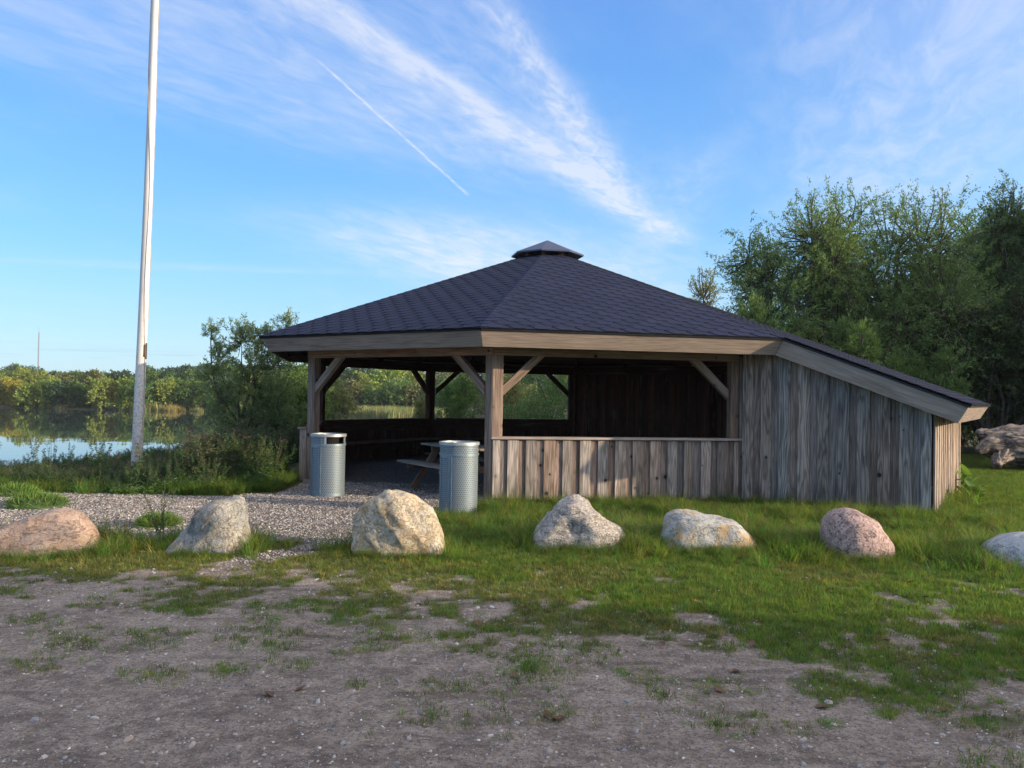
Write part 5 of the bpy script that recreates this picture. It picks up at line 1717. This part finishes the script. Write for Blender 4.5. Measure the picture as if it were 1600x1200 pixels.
# tussocks beside the gravel path at the far left
for (tx, ty, s, lab) in ((-6.45, 10.95, 1.0, 'round mossy grass tussock on the gravel at the left edge'), (-4.15, 9.5, .6, 'flat green weed patch on the gravel behind the leftmost boulder'), (-7.4, 12.0, .8, 'low grass patch on the gravel at the far left edge')):
    r_ = thing('grass_tussock', (tx, ty, gz(tx, ty)), lab, 'tussock')
    k = 420; rg = np.random.default_rng(int(abs(tx) * 100)); a = rg.uniform(0, 6.28, k); rr = .36 * np.sqrt(rg.random(k))
    Vs = []; Fs = []; b0 = 0
    P = np.stack([np.cos(a) * rr, np.sin(a) * rr, .13 * (1 - (rr / .4) ** 2) - .02], 1) * s
    dd = unit(np.stack([np.cos(a) * rr * 2, np.sin(a) * rr * 2, np.full(k, .8)], 1) + rg.normal(size=(k, 3)) * .3)
    V, F = cards(P, dd, .09, .008, rg)
    link('leaves', mesh_np('leaves', V, F), M['grass_olive'], r_)
    bm = bmesh.new(); bmesh.ops.create_icosphere(bm, subdivisions=3, radius=1)
    for v in bm.verts: v.co = Vector((v.co.x * .36, v.co.y * .36, v.co.z * .12 - .01)) * s * (1 + .15 * mnoise.noise(v.co * 2))
    me = bpy.data.meshes.new('mound'); bm.to_mesh(me); bm.free()
    link('mound', me, M['weed'], r_, True); link('leaves', mesh_np('leaves', *cards(P, unit(dd + rg.normal(size=(k, 3)) * .5), .13, .012, rg)), M['weed_light'], r_)

# the tall single weed beside the second boulder
r_ = thing('tall_weed', (-3.62, 8.35, gz(-3.62, 8.35)), 'thin tall seeding weed with several stems, just left of the blue-grey boulder', 'weed')
rg = np.random.default_rng(9); ps = []; Vs = []; Fs = []; b0 = 0
for s in range(9):
    H = rg.uniform(.28, .60); a = rg.uniform(0, 6.28); ln = rg.uniform(.04, .24)
    if s == 0: H, ln = .62, .02
    tq = np.linspace(0, 1, 6)[:, None]
    pts = np.array([rg.normal() * .02, rg.normal() * .02, 0]) + tq * np.array([0, 0, H]) + tq ** 1.6 * np.array([math.cos(a) * ln, math.sin(a) * ln, 0])
    ps.append((pts, np.linspace(.0045, .0015, 6)))
    k = 60; t_ = rg.uniform(.25, 1.02, k)
    P = np.array([np.interp(t_, tq[:, 0], pts[:, i]) for i in range(3)]).T
    V, F = cards(P, unit(rg.normal(size=(k, 3)) + np.array([0, 0, .9])), rg.uniform(.015, .04, k), .008, rg)
    Vs.append(V); Fs.append(F + b0); b0 += len(V)
V_, F_ = tubes(ps, 4); link('stems', mesh_np('stems', V_, F_), M['weed_brown'], r_)['kind'] = 'stuff'
link('leaves', mesh_np('leaves', np.concatenate(Vs), np.concatenate(Fs)), M['weed'], r_)['kind'] = 'stuff'


def big_leaf(L, Wd, bend, rg):
    """one broad leaf blade as a curved strip"""
    V = []; F = []
    for i in range(6):
        q = i / 5; w = Wd * math.sin(math.pi * min(.98, .12 + q * .86)) * .5
        z = L * (q * .8 - bend * q * q); x = L * (q * .55 + bend * .4 * q * q)
        V += [(x, -w, z + w * .25), (x, 0, z), (x, w, z + w * .25)]
    for i in range(5):
        b = i * 3; F += [(b, b + 1, b + 4, b + 3), (b + 1, b + 2, b + 5, b + 4)]
    return V, F


# docks by the sunny end wall
for (tx, ty, s, lab) in ((7.35, 12.75, 1.0, 'broad-leaved dock plant growing against the sunlit end wall'), (7.9, 13.9, 1.25, 'tall leafy dock at the far corner of the end wall')):
    r_ = thing('dock_plant', (tx, ty, gz(tx, ty)), lab, 'plant')
    rg = np.random.default_rng(int(tx * 10))
    for i in range(13):
        V_, F_ = big_leaf(.34 * rg.uniform(.7, 1.1) * s, .12 * s, rg.uniform(.1, .7), rg)
        o = simple('leaf', V_, F_, M['weed_light'], r_, True, fix=False)
        o.rotation_euler = (0, 0, rg.uniform(0, 6.28)); o.location = (rg.normal() * .06, rg.normal() * .06, rg.uniform(0, .22) * s)

# ---- reeds
rl = [blades(700 + i, 26, 1.5, .35, .05, .22, [M['reed'], M['reed_gold']], .15) for i in range(3)] + [blades(710 + i, 26, 1.35, .35, .05, .22, [M['reed_gold'], M['reed']], .2) for i in range(2)]
c_reed = proto_collection('reed_clumps', rl)
X_, Y_, I_, S_ = [], [], [], []
for (p0, p1, D0, D1, n, gold, hh) in ((548, 668, 101, 117, 1500, .25, 1.0), (672, 712, 106, 117, 380, .1, .95), (190, 255, 114, 119, 130, .15, 1.0), (238, 292, 115, 118.5, 170, .8, .85), (78, 108, 117, 119.5, 40, .9, .6), (295, 330, 115, 119, 80, .7, .6), (385, 470, 108, 117, 400, .4, 1.0)):
    Dd = RNG.uniform(D0, D1, n); pxx = RNG.uniform(p0, p1, n)
    keep = Dd > D0 + (D1 - D0) * .5 * (1 + np.cos(2 * np.pi * (pxx - p0) / (p1 - p0))) * RNG.uniform(.3, 1, n)
    Dd, pxx = Dd[keep], pxx[keep]
    X_.append((pxx - 800) / F_PX * Dd); Y_.append(Dd)
    q = (Dd - D0) / (D1 - D0)
    I_.append(np.where(RNG.random(len(Dd)) < gold * (.3 + 1.4 * q), RNG.integers(3, 5, len(Dd)), RNG.integers(0, 3, len(Dd)))); S_.append(RNG.uniform(.5, 1.15, len(Dd)) * hh)
x = np.concatenate(X_); y = np.concatenate(Y_)
scatter('reed_bed', c_reed, 5, np.stack([x, y, np.full(len(x), WATER_Z - .15)], 1), RNG.uniform(0, 6.28, len(x)), np.concatenate(S_), None, .05, np.concatenate(I_), 'green and golden reeds standing along the far waterline', 'reeds')

# ------------------------------------------------------------------ pebbles and dead leaves
mt, t, b = new_mat('pebble')
oi = t.new('ShaderNodeObjectInfo'); rr_ = oi.outputs['Random']
c = t.ramp(rr_, [(0, (.12, .11, .11)), (.2, (.24, .23, .22)), (.4, (.40, .36, .32)), (.6, (.22, .23, .25)), (.75, (.50, .47, .43)), (.9, (.33, .26, .21)), (1, (.74, .72, .69))])
t.link(c, b.inputs['Base Color']); b.inputs['Roughness'].default_value = .8
M['pebble'] = mt
pb = []
for i in range(5):
    bm = bmesh.new(); bmesh.ops.create_icosphere(bm, subdivisions=1 if i < 3 else 2, radius=.5)
    sx, sy, sz = random.uniform(.7, 1.2), random.uniform(.6, 1.0), random.uniform(.4, .7)
    for v in bm.verts:
        q = 1 + .35 * mnoise.noise(v.co * 2.5 + Vector((i * 4, 0, 0)))
        v.co = Vector((v.co.x * sx, v.co.y * sy, v.co.z * sz)) * q
    me = bpy.data.meshes.new('pebble'); bm.to_mesh(me); bm.free(); me.materials.append(mt); pb.append(me)
c_peb = proto_collection('pebbles', pb)
n = 90000
x = RNG.uniform(-8.5, 1, n); y = RNG.uniform(7, 14.5, n); g_ = gravel_cover(x, y)
keep = RNG.random(n) < g_ * np.where(np.hypot(x - CX, y - CY) < 4.6, .35, 1)
x, y = x[keep], y[keep]; P = pts3(x, y)
scatter('path_gravel', c_peb, 5, P, RNG.uniform(0, 6.28, len(x)), RNG.gamma(4, .0032, len(x)) + .006, None, .4, None, 'loose pale gravel of the path leading into the pavilion', 'gravel')
n = 34000
x = RNG.uniform(-5, 6, n); y = 3.2 + 4.5 * RNG.random(n) ** 1.2; keep = np.abs(x) < y * .72
x, y = x[keep], y[keep]; P = pts3(x, y); P[:, 2] -= .001
scatter('parking_stones', c_peb, 5, P, RNG.uniform(0, 6.28, len(x)), RNG.gamma(1.3, .0052, len(x)) + .003, None, .4, None, 'small stones trodden into the bare soil of the parking area', 'stones')

lm = []
for i in range(4):
    V_ = []; F_ = []; rg = np.random.default_rng(800 + i); k = 7; cu = rg.uniform(.5, 1.4)
    for j in range(k):
        q = j / (k - 1); w = .5 * math.sin(math.pi * (q * .92 + .04)) ** .8 * (1 + .15 * rg.normal())
        for s in (-1, -.5, 0, .5, 1):
            V_.append(((q - .5) * 1.5, s * w, abs(s) ** 1.5 * w * cu * .6 + .25 * (q - .5) ** 2 * 2 + .03 * rg.normal()))
    for j in range(k - 1):
        for s in range(4):
            b0 = j * 5 + s; F_.append((b0, b0 + 1, b0 + 6, b0 + 5))
    me = bpy.data.meshes.new('fallen_leaf'); me.from_pydata(V_, [], F_); me.update()
    me.polygons.foreach_set('use_smooth', [True] * len(me.polygons)); me.materials.append(M['deadleaf']); lm.append(me)
LEAFPX = [(1095, 943), (1012, 960), (1020, 975), (1108, 952), (1310, 922), (1375, 918), (1425, 913), (1450, 937), (1588, 912), (1520, 1020), (1570, 1052), (1330, 1012), (1500, 1028), (1180, 1010), (1230, 1008),
          (1155, 1048), (865, 1118), (880, 1122), (430, 1087), (480, 1078), (812, 1058), (755, 975), (830, 972), (705, 920), (1245, 960), (1390, 1005), (750, 890), (925, 925), (1040, 1010), (660, 945), (1560, 975), (1465, 1000), (1290, 1105), (1130, 1078), (556, 862), (1480, 1110)]
for i, (u, v) in enumerate(LEAFPX):
    hy = 619.3 + (u - 800) * math.tan(ROLL); Dd = CAM_H * F_PX / (v - hy); x = (u - 800) / F_PX * Dd
    on = grass_cover(np.array([x]), np.array([Dd]))[0] > .5
    o = bpy.data.objects.new('fallen_leaf', lm[i % 4]); COL.objects.link(o)
    s = random.uniform(.030, .055); o.scale = (s, s, s * .8)
    o.location = (x, Dd, gz(x, Dd) + (.022 if on else .006)); o.rotation_euler = (random.uniform(-.4, .4), random.uniform(-.4, .4), random.uniform(0, 6.28))
    bn = ('leftmost orange', 'blue-grey', 'large ochre', 'rough granite', 'long pale', 'pink granite', 'rightmost pale')[int(np.argmin([abs(W_(u, 8.3) * 1.0 - q[0]) for q in BO]))]
    bq = BO[int(np.argmin([abs(W_(u, 8.3) - q[0]) for q in BO]))]; dq = math.hypot(x - bq[0], Dd - bq[1])
    tag(o, f'dead leaf on {"grass" if on else "bare soil"} {dq:.1f} m before and {"left" if W_(u, 8.3) < bq[0] else "right"} of the {bn} boulder', 'leaf', 'dead leaves on the ground')

# ------------------------------------------------------------------ morning haze
bm = bmesh.new(); bmesh.ops.create_cube(bm, size=1.0)
me = bpy.data.meshes.new('haze'); bm.to_mesh(me); bm.free()
hz = bpy.data.objects.new('haze', me); COL.objects.link(hz)
hz.scale = (1700, 1400, 66); hz.location = (0, 300, 66 / 2 - 4.2)
mt = bpy.data.materials.new('haze_air'); mt.use_nodes = True
t = NT(mt.node_tree); t.n.clear()
out = t.new('ShaderNodeOutputMaterial'); pv = t.new('ShaderNodeVolumePrincipled')
pv.inputs['Color'].default_value = (0.93, 0.96, 1.0, 1); pv.inputs['Density'].default_value = 0.0003
pv.inputs['Anisotropy'].default_value = 0.2
t.link(pv.outputs[0], out.inputs['Volume']); me.materials.append(mt)
hz['kind'] = 'stuff'
